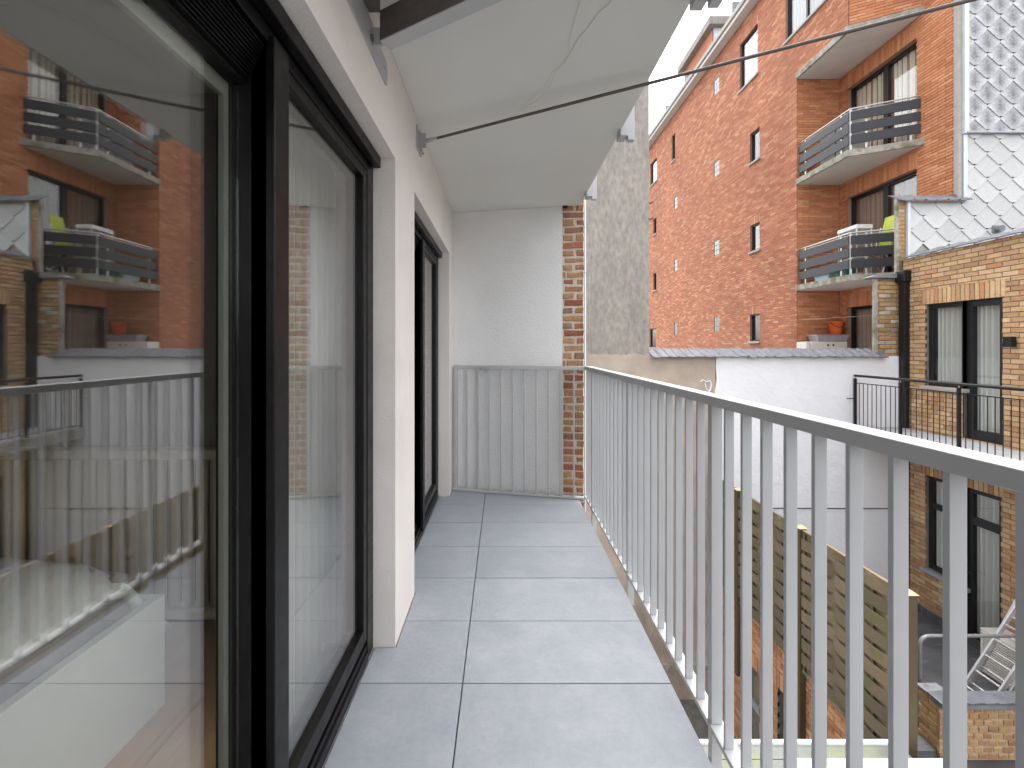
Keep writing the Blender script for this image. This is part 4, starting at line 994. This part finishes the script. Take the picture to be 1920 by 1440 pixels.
def lad(y0, y1, x0, z0, x1, z1, nr):
    for y in (y0, y1):
        mb = MB(); d = Vector((x1-x0, 0, z1-z0)); L_ = d.length; d.normalize(); n_ = Vector((-d.z, 0, d.x))
        A = Vector((x0, y, z0)); q = [A - n_*.03 + Vector((0,-.013,0)), A + n_*.03 + Vector((0,-.013,0)), A + n_*.03 + Vector((0,.013,0)), A - n_*.03 + Vector((0,.013,0))]
        mb.prism(q, [p_ + d*L_ for p_ in q]); mb.build('side_rail', M['ladder'], ld, bevel=.003)
    for i in range(nr):
        t_ = (i+.6)/nr; x, z = x0+(x1-x0)*t_, z0+(z1-z0)*t_
        MB().tube([(x, y0, z), (x, y1, z)], .014, 8).build('rung', M['ladder'], ld)
lad(5.74, 6.14, 6.20, -3.345, 7.22, -1.55, 8); lad(5.77, 6.11, 6.08, -3.345, 7.15, -1.72, 8)
ac = thing('air_conditioner', 'off-white slatted outdoor unit standing behind the ladder', 'air conditioner', (6.98, 6.25, -3.35))
MB().box(6.82, 7.15, 5.95, 6.55, -3.34, -2.72).build('casing', M['offwhite'], ac, bevel=.01)
for i in range(17): MB().box(6.80, 6.822, 5.98, 6.52, -3.30 + i*.033, -3.285 + i*.033).build('grille_slat', M['offwhite'], ac)

# ================================================================== VERANDA ROOF BELOW
vr = thing('veranda_roof', 'white edged veranda roof with a mossy glass strip below the railing', 'roof', (2.8, 3.6, -5.15))
zv_ = -2.42
MB().box(1.80, 3.66, 4.27, 4.31, zv_-.03, zv_+.02).build('edge_frame', M['whiteplastic'], vr, bevel=.004)
MB().box(1.80, 3.70, 4.13, 4.269, zv_-.03, zv_-.006).build('glass_strip', M['mossglass'], vr)
MB().box(1.80, 2.55, 2.6, 4.128, zv_-.05, zv_-.012).build('roof_glass', M['mossglass'], vr)
MB().box(2.56, 4.02, 2.6, 4.125, zv_-.05, zv_+.006).build('roof_panel', M['whiteplastic'], vr, bevel=.004)
MB().box(1.80, 1.86, 2.6, 4.12, -5.15, zv_-.051).build('side_wall', M['zinc'], vr); MB().box(3.60, 3.66, 2.6, 4.12, -5.15, zv_-.051).build('side_wall', M['zinc'], vr)

# ================================================================== THINGS IN THE BEDROOM
bed = thing('bed', 'pale bed with grey mattress and white duvet seen through the near sliding door', 'bed', (-2, .6, .03))
MB().box(-1.225, -1.19, -.6, 1.615, .031, .42).build('side_panel', M['bedpanel'], bed, bevel=.004); MB().box(-2.80, -1.226, 1.58, 1.61, .031, .42).build('end_panel', M['bedpanel'], bed)
MB().box(-2.78, -1.26, -.6, 1.57, .25, .53).build('mattress', M['mattress'], bed, bevel=.03)
mb = MB(); nx, ny = 22, 26; vs = []
for i in range(nx+1):
    for jy in range(ny+1):
        x = -2.85 + 1.62*i/nx; y = -.6 + 2.30*jy/ny
        z = .60 + .02*math.sin(x*5+y*3) + .015*math.sin(y*9)
        ex = max(0, x + 1.36); z -= ex*.55
        ey = max(0, y - 1.50); z -= ey*1.5 if ey < .14 else .21 + (ey-.14)*5
        vs.append((x, y, max(z, .26)))
fs = [(i*(ny+1)+jy, (i+1)*(ny+1)+jy, (i+1)*(ny+1)+jy+1, i*(ny+1)+jy+1) for i in range(nx) for jy in range(ny)]
o = mb.add(vs, fs).build('duvet', M['duvet'], bed, smooth=True); so = o.modifiers.new('s', 'SOLIDIFY'); so.thickness = .03
ra = thing('radiator', 'beige column radiator on the bedroom wall seen beside the black door stile', 'radiator', (-1.6, 2.0, .12))
for i in range(18):
    x = -2.2 + i*.062; MB().tube([(x, 2.03, .14), (x, 2.03, .80)], .024, 8).build('column', M['radiator'], ra, smooth=True)
MB().box(-2.24, -1.10, 1.99, 2.07, .10, .145).build('header', M['radiator'], ra, bevel=.01); MB().box(-2.24, -1.10, 1.99, 2.07, .795, .84).build('header', M['radiator'], ra, bevel=.01)
for x in (-2.15, -1.2): MB().box(x-.02, x+.02, 2.0, 2.06, .031, .10).build('foot', M['radiator'], ra)
def room_curtain(y0, y1, x, label, waves):
    n = waves*8; vs = []
    for i in range(n+1):
        t_ = i/n; d = x + .035*math.sin(t_*waves*2*math.pi + 1.5*math.sin(t_*6))
        for z in (.05, 2.40): vs.append((d, y0+(y1-y0)*t_, z))
    o = MB().add(vs, [(2*i, 2*i+2, 2*i+3, 2*i+1) for i in range(n)]).build('sheer_curtain', M['sheer'], None, smooth=True, fix=False); tag(o, label, 'curtain')
room_curtain(1.55, 1.955, -.765, 'pale sheer curtain behind the far pane of the near sliding door', 7)
room_curtain(3.25, 3.93, -.765, 'pale sheer curtain behind the far sliding door', 14)
